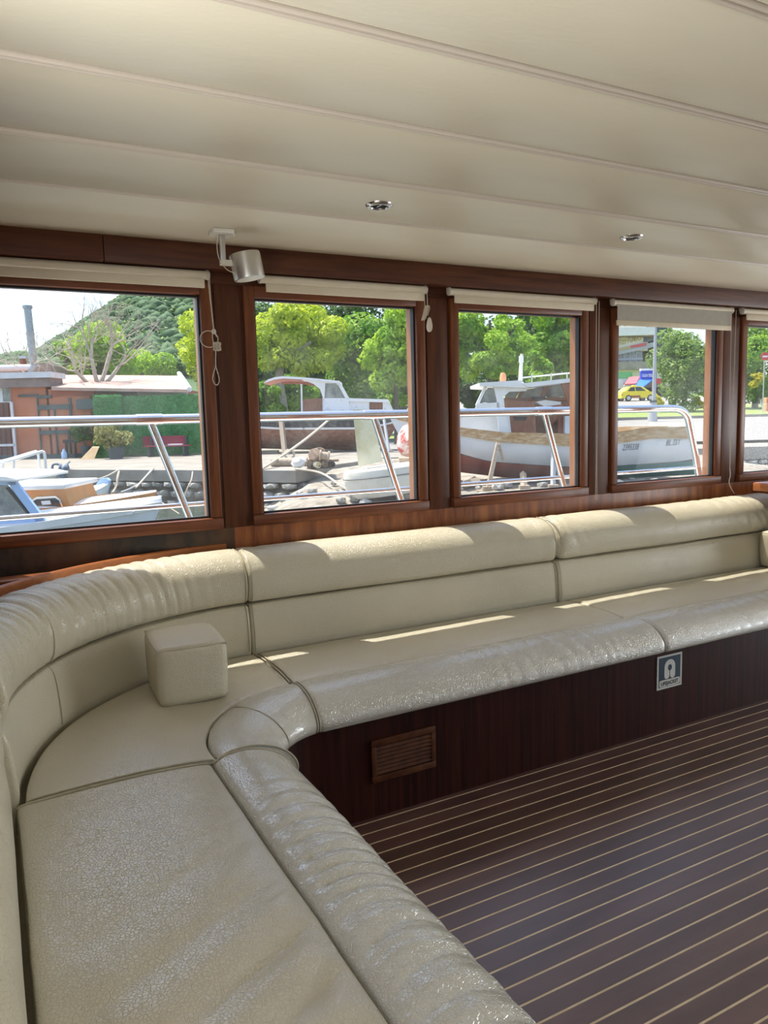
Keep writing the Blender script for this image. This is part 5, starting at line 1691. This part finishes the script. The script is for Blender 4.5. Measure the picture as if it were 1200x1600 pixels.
slab('screen_pillar', [(525, 596), (531, 596), (546, 623), (540, 623)], d2, 0.08, 'white_paint', R_)
slab('screen_pillar', [(525, 596), (531, 596), (546, 623), (540, 623)], d2 + 1.6, 0.08, 'white_paint', R_)
slab('cabin_glass', [(508, 599), (525, 599), (539, 622), (508, 622)], d2 + 0.03, 0.02, 'boat_glass', R_)
slab('inner_panel', [(473, 624), (505, 622), (505, 647), (473, 647)], d2 + 0.5, 0.06, 'boat_brown', R_)
slab('canopy_post', [(469.5, 600), (472, 600), (473, 647), (470.5, 647)], d2 + 0.2, 0.06, 'white_paint', R_)
slab('fore_cabin', [(546, 625), (577, 627), (577, 648), (546, 648)], d2 + 0.05, 1.6, 'peeling_white', R_)
slab('fore_cabin', [(598, 628), (609, 629), (617, 646), (598, 648)], d2 + 0.05, 1.6, 'peeling_white', R_)
slab('fore_opening', [(577, 629), (598, 629), (598, 648), (577, 648)], d2 + 0.25, 1.3, 'boat_brown', R_)
slab('fore_roof', [(545, 622), (606, 624), (610, 629), (545, 627)], d2 - 0.05, 1.8, 'white_paint', R_)
for xa, xb, lb in ((439, 446, 'weathered plank prop against the dark hull left of the rope'), (600, 608, 'thin dark prop beneath the dark bow')):
    pp = eth('boat_prop', lb, 'prop', pr(xb, DD - 0.4), DD - 0.4, QZ, 'props holding up the boats')
    a, b = pz(xa, 655, DD - 0.15), pz(xb, 716, DD - 0.6)
    etube('post', [(a[0], DD - 0.1, a[1]), (b[0], DD - 0.7, QZ)], 0.11 if xa < 500 else 0.06, 'old_timber' if xa < 500 else 'post_grey', pp, n=4)
    ebox('foot', b[0] - 0.14, b[0] + 0.14, DD - 0.85, DD - 0.55, QZ, QZ + 0.06, 'old_timber', pp)
for k in range(3):
    x = 400 + 90 * k
    o = ebox('keel_block', pr(x, DD), pr(x + 26, DD), DD + 0.9, DD + 1.5, QZ, kl2(0.3) - 0.03, 'old_timber')
    tag(o, ['timber block under the dark hull left of the rope', 'timber block under the middle of the dark hull', 'timber block under the dark hull behind the cream slab'][k], 'timber', 'timbers under the derelict boat')
o = etube('log', [P3(424, 709, 20.5)[:2] + (QZ + 0.12,), P3(480, 716, 20.3)[:2] + (QZ + 0.11,)], 0.12, 'old_timber', None, n=10)
tag(o, 'brown timber baulk lying on the quay behind the knotted rope', 'timber')

# --- cream upturned hull with a standing slab
ck = eth('cream_raft', 'weathered cream upturned hull with a tall slab keel standing on it', 'boat', pr(640, 14.6), 14.6, slip_z(0.5, 14.6))
V, F = [], []
DK = 14.6
ol = []
for k in range(40):
    a = 2 * PI * k / 40
    x, y = math.cos(a), math.sin(a)
    ol.append((1.0 * math.copysign(abs(x) ** 0.9, x), 0.62 * math.copysign(abs(y) ** 1.15, y)))
rc = pr(614, DK)
lev = [(0.80, -0.55), (0.95, -0.42), (1.0, -0.10), (0.985, -0.03), (0.93, 0.0)]
ztop = lambda x: pz(585, 734, DK)[1] + 0.10 * (x + 0.75)
for sc, dz in lev:
    for x, y in ol:
        V.append((rc + x * sc, DK + 0.20 + y * sc, ztop(x) + dz))
n = len(ol)
for i in range(len(lev) - 1):
    for k in range(n):
        F.append((i * n + k, i * n + (k + 1) % n, (i + 1) * n + (k + 1) % n, (i + 1) * n + k))
F += [tuple(range(n - 1, -1, -1)), tuple(range((len(lev) - 1) * n, len(lev) * n))]
obj('hull', EV(V), F, 'weathered_white', ck, smooth=True, angle=35)
V, F = [], []
for x, y in ol + ol[:1]:
    V.append(E(rc + x * 1.004, DK + 0.20 + y * 1.004, ztop(x) - 0.17))
tube('planking_joint', V, 0.008, 'hull_black', ck, n=4)
slab('keel_slab', [(551, 640), (579, 640), (598, 721), (560, 729)], DK + 0.15, 0.22, 'weathered_cream', ck, label='tall stained cream slab')
rd = eth('red_buoy', 'peeling red and white buoy at the right edge of the second window', 'buoy', pr(640, 15.85), 15.85, slip_z(0.5, 15.85))
lathe('body', [(0.02, 0), (0.22, 0.04), (0.33, 0.22), (0.34, 0.42), (0.26, 0.62), (0.10, 0.74), (0.02, 0.76)], E(pr(640, 15.85), 15.85, pz(640, 715, 15.85)[1]), 'buoy_red', rd, n=20, axis=(0.25, 0.1, 1))
lathe('cap', [(0.05, 0), (0.06, 0.12), (0.02, 0.13)], E(pr(640, 15.85), 15.85, pz(640, 715, 15.85)[1]) + np.array([0.18, 0.07, 0.70]), 'white_paint', rd, n=12)
ebox('chock', pr(640, 15.85) - 0.25, pr(640, 15.85) + 0.25, 15.2, 15.6, slip_z(0.5, 15.85) - 0.05, pz(640, 713, 15.85)[1], 'old_timber', rd)
# winch / old engine and bag on the quay corner
wi = eth('old_engine', 'rusty old engine block lying on the quay corner', 'engine', pr(505, 19.2), 19.2, QZ)
c0 = np.array(P3(500, 722, 19.2))
c0[2] = QZ
ebox('block', c0[0] - 0.32, c0[0] + 0.22, 19.05, 19.5, QZ, QZ + 0.24, 'machine_rust', wi, bev=0.02)
ebox('sump', c0[0] - 0.22, c0[0] + 0.30, 18.98, 19.4, QZ, QZ + 0.10, 'sign_black', wi, bev=0.02)
lathe('flywheel', [(0.045, 0.03), (0.05, 0.0), (0.06, 0.03), (0.12, 0.035), (0.125, 0.0), (0.165, 0.0), (0.17, 0.05), (0.15, 0.10), (0.05, 0.11)], E(c0[0] - 0.10, 19.06, QZ + 0.34), 'machine_rust', wi, axis=(-0.75, -0.6, 0.35), n=20)
lathe('drum', [(0.03, 0.02), (0.035, 0.0), (0.05, 0.02), (0.10, 0.02), (0.13, 0.0), (0.14, 0.04), (0.10, 0.06), (0.10, 0.20), (0.14, 0.22), (0.14, 0.26), (0.04, 0.27)], E(c0[0] + 0.26, 19.0, QZ + 0.30), 'old_timber', wi, axis=(-0.9, 0.35, 0.15), n=18)
for k, (dx, dz, rr) in enumerate(((-0.02, 0.10, 0.085), (0.16, 0.12, 0.075), (0.33, 0.10, 0.08))):
    lathe('pulley', [(rr * 0.3, 0.03), (rr * 0.35, 0.0), (rr * 0.5, 0.03), (rr * 0.75, 0.03), (rr * 0.8, 0.0), (rr, 0.0), (rr, 0.12), (rr * 0.3, 0.13)], E(c0[0] + dx, 18.93, QZ + dz), ('weathered_cream', 'machine_rust', 'sign_black')[k], wi, axis=(0.15 * k - 0.2, 1, 0.1), n=14)
etube('shaft', [(c0[0] - 0.42, 19.2, QZ + 0.16), (c0[0] + 0.48, 19.1, QZ + 0.20)], 0.035, 'machine_rust', wi, n=8)
etube('pipe', spline([(c0[0] - 0.2, 19.3, QZ + 0.22), (c0[0] - 0.1, 19.3, QZ + 0.48), (c0[0] + 0.1, 19.25, QZ + 0.46), (c0[0] + 0.15, 19.2, QZ + 0.25)], 4), 0.028, 'machine_rust', wi, n=6)
bm = bmesh.new()
bmesh.ops.create_icosphere(bm, subdivisions=3, radius=1)
bm.verts.index_update()
cb_ = P3(465, 724, 19.0)
V = []
for v in bm.verts:
    k = 0.95 + 0.30 * n1(v.co.x * 2.6 + v.co.z * 2, 4) + 0.26 * n1(v.co.y * 3.4 - v.co.z * 3 + v.co.x, 5)
    V.append((cb_[0] + v.co.x * 0.24 * k, 19.0 + v.co.y * 0.2 * k, QZ + max(0.0, 0.16 + v.co.z * 0.19 * k)))
F = [[x.index for x in f.verts] for f in bm.faces]
bm.free()
tag(obj('plastic_bag', EV(V), F, 'bag_white', None), 'crumpled white bag on the quay beside the engine', 'bag')
# ropes
RAILP = lambda x, y: np.array([0, 0, 0])
def sag(a, b, s, n=14):
    a, b = np.array(a, float), np.array(b, float)
    return [a + (b - a) * k / n + np.array([0, 0, -s * 4 * (k / n) * (1 - k / n)]) for k in range(n + 1)]
def rope(label, pts, r, m='rope', group='mooring ropes', cat='rope'):
    o = tube('mooring_rope', pts, r, m, None, n=6)
    return tag(o, label, cat, group)
RY, RZ = 3.7, 1.335
ry_pt = E(*P3(522, 648, 28.4))
q0 = E(pr(404, 18.9), 18.9, QZ + 0.03)
rp = rope('pale mooring rope stretched from the quay up to the derelict boat', sag(q0, ry_pt, 0.10), 0.045)
kn = E(*P3(441, 711, 15.85))
V, F = [], []
rope('knotted loop hanging on the stretched mooring rope', [q0 + (ry_pt - q0) * 0.30 + np.array([0.14 * math.sin(a), 0, -0.14 + 0.13 * math.cos(a) - 0.04]) for a in np.linspace(0.2, 2 * PI - 0.2, 18)], 0.035)
rope('slack pale rope from the engine down to the cream hull', spline([E(*P3(462, 733, 18.6)), E(*P3(490, 736, 18.2)), E(*P3(508, 742, 17.2)), E(*P3(530, 757, 15.8)), E(*P3(545, 766, 15.0))], 5), 0.024)
rope('rope hanging from the quay edge left of the slanted stanchion', spline([E(*P3(187, 733, 21)), E(*P3(184, 745, 20.6)), E(*P3(182, 758, 20.4)), E(*P3(176, 770, 20))], 5), 0.03)
rope('dark rope from the quay to the white bow', spline([E(*P3(240, 732, 20.6)), E(*P3(222, 752, 19)), E(*P3(205, 763, 17)), E(*P3(188, 770, 15))], 5), 0.026, 'rope_grey')
rope('pale rope from the quay to the white bow', spline([E(*P3(238, 733, 20.7)), E(*P3(225, 748, 19)), E(*P3(212, 762, 17))], 5), 0.026)
rope('long slack rope in front of the quay stones', spline([E(*P3(85, 755, 20)), E(*P3(120, 754, 20)), E(*P3(160, 747, 20)), E(*P3(184, 735, 20.9))], 6), 0.026)
rope('thin rope hanging down the quay at the right', spline([E(*P3(301, 737, 19.7)), E(*P3(299, 750, 19.4)), E(*P3(292, 765, 19.2)), E(*P3(288, 780, 19.2))], 5), 0.018)
rope('thin rope from the bow tip down to the water', spline([E(*P3(237, 776, 13.4)), E(*P3(255, 787, 13.2)), E(*P3(280, 803, 13))], 5), 0.014)

# --- moored boats below the leftmost window
def small_boat(name, label, x_st, x_bw, d_st, d_bw, beam, z_st, z_bw, topm, deckm, railm=None, rake=0.5, vr=0.88, plan=None):
    b = Boat(name, label, pr(x_st, d_st), pr(x_bw, d_bw), d_st, d_bw, beam, itab([(0, z_st), (0.6, (z_st + z_bw) / 2 - 0.06), (1, z_bw)]), itab([(0, WZ_ - 0.25), (0.8, WZ_ - 0.25), (1, WZ_ - 0.12)]),
             plan or itab([(0, 0.8), (0.3, 1.0), (0.55, 0.95), (0.8, 0.6), (0.93, 0.25), (1, 0.03)]), rake=rake, p=2.4, group='boats moored below the quay')
    b.band('topsides', 0.0, 1.0, topm)
    b.deck('deck', -0.02, deckm, camber=0.07)
    if railm:
        b.rail('gunwale', lambda t: vr, lambda t: 1.0, 0.035, railm)
    return b
# wooden-cabin boat
D1 = 13.6
b1z = zz(150, 778, D1)
kb = small_boat('cabin_boat', 'white moored boat with varnished orange cabin sides', -160, 238, D1 - 1.4, D1, 1.9, b1z, zz(236, 770, D1), 'white_gel', 'white_gel', 'varnish_orange', vr=0.9, rake=0.35)
R_ = kb.root
dc = D1 - 1.15
slab('cabin', [(-60, 772), (38, 762), (97, 758), (113, 797), (113, 800), (-60, 805)], dc, 1.25, 'varnish_orange', R_, label='varnished orange cabin sides')
slab('cabin_window', [(48, 784), (57, 779), (86, 777), (92, 781), (98, 794), (98, 797), (58, 799)], dc - 0.02, 0.03, 'dark_glass', R_)
slab('window_trim', [(46, 783), (57, 776.5), (87, 775), (94, 780), (101, 797), (98, 797), (92, 782), (86, 778), (57, 780), (49, 785)], dc - 0.03, 0.03, 'steel', R_)
slab('window_paper', [(64, 783), (78, 782), (80, 788), (66, 789)], dc - 0.025, 0.01, 'bag_white', R_)
v, f = box_vf((pr(-65, dc), dc - 0.12, zz(60, 765, dc)), (pr(98, dc), dc + 1.4, zz(60, 757, dc)), 0.035)
obj('cabin_roof', EV(v), f, 'white_gel', R_, smooth=True, angle=40)
# blue-framed boat nearest our side
D0 = 9.6
ba = Boat('blue_screen_boat', 'white boat with pale blue windscreen frame nearest the leftmost window', pr(-420, D0), pr(235, D0 + 0.6), D0 - 0.2, D0 + 0.9, 2.0, itab([(0, zz(0, 826, D0)), (0.6, zz(60, 822, D0)), (1, zz(225, 797, D0))]), itab([(0, -1.0), (1, -0.9)]), itab([(0, 0.85), (0.4, 1), (0.7, 0.8), (0.9, 0.4), (1, 0.03)]), rake=0.5, group='boats moored below the quay')
ba.band('topsides', 0.0, 1.0, 'hull_pale')
ba.deck('deck', 0.0, 'white_gel', camber=0.10)
ba.rail('gunwale', lambda t: 0.93, lambda t: 1.0, 0.03, 'white_gel')
R_ = ba.root
da = D0 - 0.1
slab('screen_frame', [(-120, 752), (24, 752), (24, 758), (-120, 758)], da, 0.06, 'pale_blue', R_)
slab('screen_frame', [(10, 752), (24, 752), (76, 820), (60, 820)], da, 0.06, 'pale_blue', R_)
slab('screen_frame', [(-120, 812), (66, 808), (76, 821), (-120, 830)], da, 0.06, 'pale_blue', R_)
slab('screen_seal', [(8, 762), (11, 761), (46, 803), (42, 803)], da - 0.01, 0.03, 'gasket', R_)
slab('screen_glass', [(-120, 758), (12, 758), (62, 812), (-120, 814)], da + 0.03, 0.015, 'boat_glass', R_)
slab('far_frame', [(10, 752), (24, 752), (76, 820), (60, 820)], da + 1.3, 0.06, 'pale_blue', R_)
slab('roof', [(-120, 744), (8, 745), (27, 749), (27, 752.5), (-120, 752)], da - 0.06, 1.55, 'white_gel', R_)
slab('roof_edge', [(-120, 750.5), (27, 750.5), (27, 753), (-120, 753)], da - 0.08, 0.03, 'post_grey', R_)
slab('fore_hatch', [(100, 806), (112, 797), (200, 792), (208, 800), (205, 804), (104, 810)], da + 0.55, 0.5, 'white_gel', R_)
# dinghy with pale blue stem
D3 = 16.8
dg = small_boat('rowing_dinghy', 'grey white rowing dinghy with pale blue stem post', 70, 163, D3 - 0.7, D3, 1.15, zz(110, 768, D3), zz(158, 756, D3), 'weathered_white', 'white_paint', 'white_gel', rake=0.25, vr=0.86)
slab('stem_post', [(150, 757), (156, 748), (166, 747), (170, 751), (162, 785), (150, 785)], D3 - 0.08, 0.16, 'pale_blue', dg.root, label='pale blue stem post')
# boat with white tubular rail
D4 = 19.2
rb = small_boat('railed_boat', 'white boat with white tubular bow rail nearest the quay', -140, 84, D4 - 0.9, D4 + 0.2, 1.7, zz(20, 752, D4), zz(75, 741, D4), 'white_gel', 'white_paint', 'weathered_white', rake=0.7, vr=0.86)
for off in (0.0, 0.9):
    dd_ = D4 - 0.5 + off
    o_ = 0 if off == 0 else -10
    etube('rail', spline([P3(-60, 731 + o_ * .3, dd_), P3(0, 724 + o_ * .3, dd_), P3(60 + o_, 707, dd_), P3(67 + o_, 706, dd_), P3(70 + o_, 712, dd_), P3(72 + o_, 742, dd_)], 6), 0.035, 'white_gel', rb.root, n=8)
    for x, y in ((5, 722), (22, 717)):
        etube('rail_post', [P3(x, y, dd_), P3(x - 1, 748, dd_)], 0.03, 'white_gel', rb.root, n=6)

# ------------------------------------------------------------------ our own boat's side deck rail
od = box('side_deck', (-3.0, 3.0, 0.05), (7.5, 3.86, 0.20), 'white_gel')
tag(od, 'narrow white side deck outside the windows', 'deck', kind='structure')
rl = thing('guard_rail', 'polished stainless steel guard rail outside the windows', 'railing', (2.0, RY, 0.2))
tube('top_rail', spline([(-1.6, RY, RZ), (0.5, RY, RZ), (2.5, RY, RZ), (4.10, RY, RZ)], 3) + spline([(4.20, RY, RZ), (4.30, RY, RZ - 0.012), (4.37, RY, RZ - 0.06), (4.405, RY, RZ - 0.15), (4.50, RY, 0.86), (4.64, RY, 0.2)], 8), 0.0245, 'steel', rl, n=20)
tube('lower_rail', [(-1.6, RY, 0.918), (1.0, RY, 0.918), (4.49, RY, 0.914)], 0.0125, 'steel', rl, n=12)
for x in (-0.6, 0.713, 1.905, 3.094):
    st = tube('stanchion', [(x + 0.004, RY, RZ - 0.01), (x + 0.378, RY, 0.2)], 0.019, 'steel', rl, n=16)
    tube('rail_clamp', [(x - 0.062, RY, RZ), (x + 0.058, RY, RZ)], 0.0275, 'steel', rl, n=20)
    lathe('deck_socket', [(0.045, 0), (0.045, 0.012), (0.026, 0.03)], (x + 0.378, RY, 0.2), 'steel', rl, n=16)
# ------------------------------------------------------------------ street beyond (fourth and fifth windows)
lp = eth('lamp_post', 'grey street lamp post standing between taxi and evergreen', 'lamp post', pr(1021, 41), 41, ground_z(pr(1021, 41), 41))
a, b = P3(1018, 668, 41), P3(1025, 480, 41)
zb_ = ground_z(a[0], 41)
etube('shaft', [(pr(1021, 41), 41, zb_ + 1.0), b], [0.11, 0.06], 'post_grey', lp, n=12)
etube('base', [(pr(1019, 41), 41, zb_ - 0.05), (pr(1020.5, 41), 41, zb_ + 1.05)], [0.27, 0.17], 'post_grey', lp, n=12)
etube('collar', [(pr(1020.5, 41), 41, zb_ + 1.02), (pr(1020.5, 41), 41, zb_ + 1.12)], 0.20, 'timber_green', lp, n=12)
etube('arm', spline([b, (b[0] + 0.1, 41, b[2] + 1.2), (b[0] + 0.9, 41, b[2] + 1.6)], 5), 0.05, 'post_grey', lp, n=8)
ebox('lamp_head', b[0] + 0.7, b[0] + 1.4, 40.85, 41.15, b[2] + 1.52, b[2] + 1.66, 'post_grey', lp, bev=0.03)
def car(label, x0, d, L, m, group, yaw=0.0, taxi=False):
    r0 = pr(x0, d)
    g0 = ground_z(r0 + L / 2, d) + 0.03
    t = eth('car', label, 'car', r0 + L / 2, d, g0, group)
    c, s = math.cos(yaw), math.sin(yaw)
    k = L / 4.3
    def T(V):
        V = np.array(V, float)
        V[:, 0] *= k
        return EV(np.column_stack([r0 + V[:, 0] * c - V[:, 1] * s, d + V[:, 0] * s + V[:, 1] * c, V[:, 2] + g0]))
    low = [(0.05, 0.30), (0.0, 0.62), (0.12, 0.90), (0.9, 0.97), (3.1, 0.96), (4.05, 0.80), (4.28, 0.62), (4.25, 0.32)]
    v, f = prism_vf(low, 0, 1.72)
    obj('body', T(v), f, m, t)
    cab = [(0.35, 0.94), (1.0, 1.36), (1.45, 1.46), (2.35, 1.45), (2.75, 1.32), (3.35, 0.93)]
    V = []
    for y, ins in ((0.02, 0.0), (1.70, 0.0)):
        V += [(x, y + (0.16 if z > 1 else 0) * (1 if y < 1 else -1), z) for x, z in cab]
    n = len(cab)
    F = [tuple(range(n)), tuple(range(2 * n - 1, n - 1, -1))] + [(i, (i + 1) % n, n + (i + 1) % n, n + i) for i in range(n)]
    obj('cabin', T(V), F, m, t)
    for wp in ([(0.75, 0.98), (1.18, 1.32), (1.62, 1.36), (1.62, 0.98)], [(1.74, 0.98), (1.74, 1.37), (2.3, 1.36), (2.62, 1.25), (2.95, 0.98)]):
        for y0, sg in ((-0.01, 1), (1.69, -1)):
            V = [(x, y0 + sg * (0.16 * (z - 0.94) / 0.42), z) for x, z in wp] + [(x, y0 + 0.04 * sg + sg * (0.16 * (z - 0.94) / 0.42), z) for x, z in wp]
            obj('side_window', T(V), [(0, 1, 2, 3), (7, 6, 5, 4), (0, 4, 5, 1), (1, 5, 6, 2), (2, 6, 7, 3), (3, 7, 4, 0)], 'dark_glass', t)
    V = [(2.78, 0.22, 1.31), (2.78, 1.50, 1.31), (3.30, 1.60, 0.97), (3.30, 0.12, 0.97)]
    V = V + [(x + 0.02, y, z + 0.03) for x, y, z in V]
    obj('windscreen', T(V), [(0, 1, 2, 3), (7, 6, 5, 4), (0, 4, 5, 1), (1, 5, 6, 2), (2, 6, 7, 3), (3, 7, 4, 0)], 'dark_glass', t)
    for wx in (0.85, 3.45):
        for y in (-0.02, 1.56):
            wv, wf_ = lathe_vf([(0.20, 0), (0.29, 0), (0.32, 0.04), (0.32, 0.16), (0.29, 0.18), (0.2, 0.18)], (0, 0, 0), (0, 1, 0), 20)
            wv = [(wx + q[0] / k, y + q[1], 0.31 + q[2]) for q in wv]
            w = obj('wheel', T(wv), wf_, 'tyre', t, smooth=True, angle=40)
            hv, hf = lathe_vf([(0.05, 0), (0.20, 0.01), (0.2, 0.2), (0.05, 0.2)], (0, 0, 0), (0, 1, 0), 16)
            obj('rim', T([(wx + q[0] / k, y - 0.015 + q[1], 0.31 + q[2]) for q in hv]), hf, 'rim', w)
    v, f = prism_vf([(0.02, 0.56), (0.05, 0.75), (0.16, 0.75), (0.12, 0.56)], -0.01, 0.35)
    obj('tail_light', T(v), f, 'sign_red', t)
    if taxi:
        v, f = prism_vf([(1.75, 1.46), (1.78, 1.58), (2.12, 1.58), (2.15, 1.46)], 0.65, 1.05)
        obj('taxi_sign', T(v), f, m, t)
        v, f = prism_vf([(0.95, 0.34), (0.95, 0.52), (2.2, 0.56), (2.3, 0.34)], -0.02, 0.02)
        obj('side_skirt', T(v), f, 'wall_brick', t)
car('yellow taxi on the upper road beside the lamp post', 970.5, 74, 3.75, 'car_yellow', 'cars on the upper road', 0.15, True)
car('dark grey car parked behind the yellow taxi', 938, 77, 2.7, 'car_grey', 'cars on the upper road', 0.1)
# shops
SD = 86
g0 = ground_z(pr(1000, SD), SD)
kio = eth('kiosk', 'kiosk with bright blue sign and blue awning above the taxi', 'shop', pr(1012, SD), SD, g0)
pbox('wall', 1004, 592, 1042, 640, SD + 1.5, 3, 'fascia_grey', kio)
pbox('doorway', 1006, 606, 1032, 640, SD + 1.4, 0.15, 'void', kio)
sgn = pbox('sign_board', 1002, 578, 1026, 594, SD, 0.5, 'sign_bright_blue', kio, label='bright blue sign board')
pbox('sign_top', 1002, 576, 1026, 578.5, SD - 0.05, 0.6, 'letter_white', kio)
tv, tf = text_vf('OLGUN TEKEL', 0.36, bold=0.01)
r0, z0 = pz(1003.2, 589, SD - 0.06)
obj('lettering', EV([(r0 + x * 0.50, SD - 0.06, z0 + y * 1.25) for x, y, z in tv]), tf, 'letter_white', kio, label='white lettering on blue sign')
def awning(parent, name, pts, d0, d1, m):
    a, b, c, e = pts
    V = [(*pz(*a, d1)[:1], d1, pz(*a, d1)[1]), (pz(*b, d1)[0], d1, pz(*b, d1)[1]), (pz(*c, d0)[0], d0, pz(*c, d0)[1]), (pz(*e, d0)[0], d0, pz(*e, d0)[1])]
    V = V + [(x, y, z - 0.12) for x, y, z in V]
    return obj(name, EV(V), [(0, 1, 2, 3), (7, 6, 5, 4), (0, 4, 5, 1), (1, 5, 6, 2), (2, 6, 7, 3), (3, 7, 4, 0)], m, parent)
awning(kio, 'awning', ((1000, 593), (1021, 592), (1004, 605), (984, 607)), SD - 2.5, SD, 'awning_blue')
pbox('valance', 984, 606, 1005, 609.5, SD - 2.5, 0.05, 'pale_blue', kio)
pbox('red_banner', 1020, 592, 1034, 599, SD - 0.2, 0.1, 'sign_red', kio)
for x in (985, 1004):
    ebox('awning_post', pr(x, SD - 2.4), pr(x, SD - 2.4) + 0.07, SD - 2.4, SD - 2.33, ground_z(30, SD - 2.4), pz(x, 607, SD - 2.4)[1], 'post_grey', kio)
sh_ = eth('shop', 'low shop with red awning and white canopy left of the kiosk', 'shop', pr(975, SD + 1), SD + 1, g0)
pbox('wall', 930, 598, 1003, 640, SD + 2.5, 3, 'fascia_grey', sh_)
pbox('doorway', 958, 606, 985, 640, SD + 2.4, 0.12, 'void', sh_)
awning(sh_, 'awning', ((983, 589), (1000, 588), (994, 599), (976, 600)), SD - 1.5, SD + 2, 'awning_red')
pbox('canopy', 930, 596, 974, 607, SD + 0.2, 2.3, 'tin_white', sh_, label='white canopy')
pbox('terrace_hedge', 940, 582, 988, 594, SD + 4.5, 1.2, 'turf_green', sh_)
pbox('roof', 930, 593, 1003, 598, SD + 2.4, 3.2, 'tin_white', sh_)
lathe('round_sign', [(0.05, 0), (0.42, 0), (0.42, 0.1), (0.05, 0.1)], E(*P3(980, 604, SD - 1.2)), 'cream_render', sh_, axis=(-F2[0], -F2[1], 0), n=18)
ebox('round_sign_post', pr(979, SD - 1.2), pr(979, SD - 1.2) + 0.08, SD - 1.2, SD - 1.12, ground_z(25, SD - 1.2), pz(979, 604, SD - 1.2)[1], 'post_grey', sh_)
RD = 100
g1 = ground_z(pr(1000, RD), RD)
res = eth('restaurant', 'cream restaurant with gold letters and glazed terrace above the shops', 'building', pr(990, RD), RD, g1)
pbox('lower_wall', 920, 568, 1115, 650, RD, 4, 'cream_render', res)
pbox('terrace_slab', 920, 567, 1115, 574, RD - 1.0, 5, 'concrete', res)
pbox('upper_wall', 920, 525, 1012, 548, RD + 0.8, 6, 'cream_render', res)
pbox('glazing_back', 920, 545, 1004, 570, RD + 1.0, 0.2, 'dark_glass', res)
for x in range(924, 1004, 10):
    pbox('glazing_post', x, 547, x + 1.2, 570, RD + 0.85, 0.15, 'post_grey', res)
    pbox('pane', x + 1.4, 548, x + 9.6, 569, RD + 0.93, 0.04, 'boat_glass' if x % 20 else 'dark_glass', res)
pbox('handrail', 920, 561, 1004, 562.2, RD + 0.8, 0.08, 'post_grey', res)
slab('fascia', [(920, 552), (958, 548), (1010, 537), (1024, 534), (1024, 541), (1010, 545), (958, 556), (920, 559)], RD + 0.4, 0.4, 'post_grey', res)
slab('red_band', [(985, 540), (1010, 535.5), (1010, 540), (985, 544)], RD + 0.3, 0.1, 'awning_red', res)
slab('fascia_trim', [(958, 546), (985, 541), (985, 544.5), (958, 549)], RD + 0.3, 0.1, 'letter_gold', res)
pbox('roof_slab', 920, 513.5, 1025, 523, RD - 0.5, 8, 'white_gel', res)
pbox('roof_slab', 920, 523, 1025, 526, RD + 0.2, 8, 'fascia_grey', res)
slab('gable', [(955, 531), (975, 524), (1010, 524), (1012, 536), (958, 547)], RD + 0.6, 0.2, 'cream_render', res)
pbox('side_window', 1006, 525, 1012, 534, RD + 0.5, 0.1, 'dark_glass', res)
pbox('dark_tower', 1024, 505, 1050, 545, RD + 2, 4, 'timber_green', res, label='dark grey tower block')
pbox('top_storey', 900, 495, 1010, 513.5, RD + 2, 5, 'cream_render', res)
for x in (950, 962, 975, 988):
    pbox('top_window', x, 500, x + 8, 509, RD + 1.9, 0.15, 'dark_glass', res)
pbox('side_wing', 1012, 540, 1050, 570, RD + 1.5, 4, 'bark_dark', res)
tv, tf = text_vf('TREFAMIO', 0.98, bold=0.02)
r0, z0 = pz(961, 541, RD + 0.55)
sl = 0.16
obj('lettering', EV([(r0 + x * 0.76, RD + 0.55, z0 + y * 1.15 + x * sl) for x, y, z in tv]), tf, 'letter_gold', res, label='gold raised letters')
lathe('emblem', [(0.02, 0), (0.35, 0), (0.42, 0.05), (0.3, 0.1), (0.02, 0.1)], E(*P3(975.5, 527, RD + 0.3)), 'letter_gold', res, axis=(-F2[0], -F2[1], 0), n=12)
# road sign and red box in the rightmost window
rs = eth('road_sign', 'round red and white road sign in the rightmost window', 'sign', pr(1195, 46), 46, ground_z(pr(1195, 46), 46))
c_ = P3(1195, 557, 46)
lathe('disc', [(0.03, 0), (0.24, 0), (0.24, 0.03), (0.03, 0.03)], E(*c_), 'sign_red', rs, axis=(-F2[0], -F2[1], 0), n=22)
ebox('bar', c_[0] - 0.15, c_[0] + 0.15, 45.95, 45.97, c_[2] - 0.045, c_[2] + 0.045, 'letter_white', rs)
etube('post', [(c_[0], 46.03, ground_z(c_[0], 46) - 0.05), (c_[0], 46.03, c_[2] + 0.2)], 0.035, 'post_grey', rs, n=8)
rbx = eth('red_cabinet', 'red utility cabinet at the right edge of the rightmost window', 'cabinet', pr(1202, 47), 47, ground_z(pr(1202, 47), 47))
zb_ = ground_z(pr(1202, 47), 47)
ebox('body', pr(1196, 47), pr(1212, 47), 47, 47.4, zb_, pz(1200, 621, 47)[1], 'orange_buoy', rbx, bev=0.02)
ebox('door', pr(1198, 47), pr(1210, 47), 46.97, 47.0, zb_ + 0.1, pz(1200, 624, 47)[1], 'awning_red', rbx)
gl = eth('bus_shelter', 'pale glass bus shelter behind the red cabinet', 'shelter', pr(1205, 55), 55, ground_z(pr(1205, 55), 55))
zb_ = ground_z(pr(1205, 55), 55)
pbox('roof', 1186, 599, 1240, 602, 54.6, 1.5, 'tin_white', gl)
for x in (1188, 1238):
    ebox('post', pr(x, 55), pr(x, 55) + 0.08, 55, 55.1, zb_, pz(x, 601, 55)[1], 'post_grey', gl)
ebox('pane', pr(1189, 55), pr(1238, 55), 55.9, 55.93, zb_ + 0.2, pz(1190, 602, 55)[1], 'boat_glass', gl)
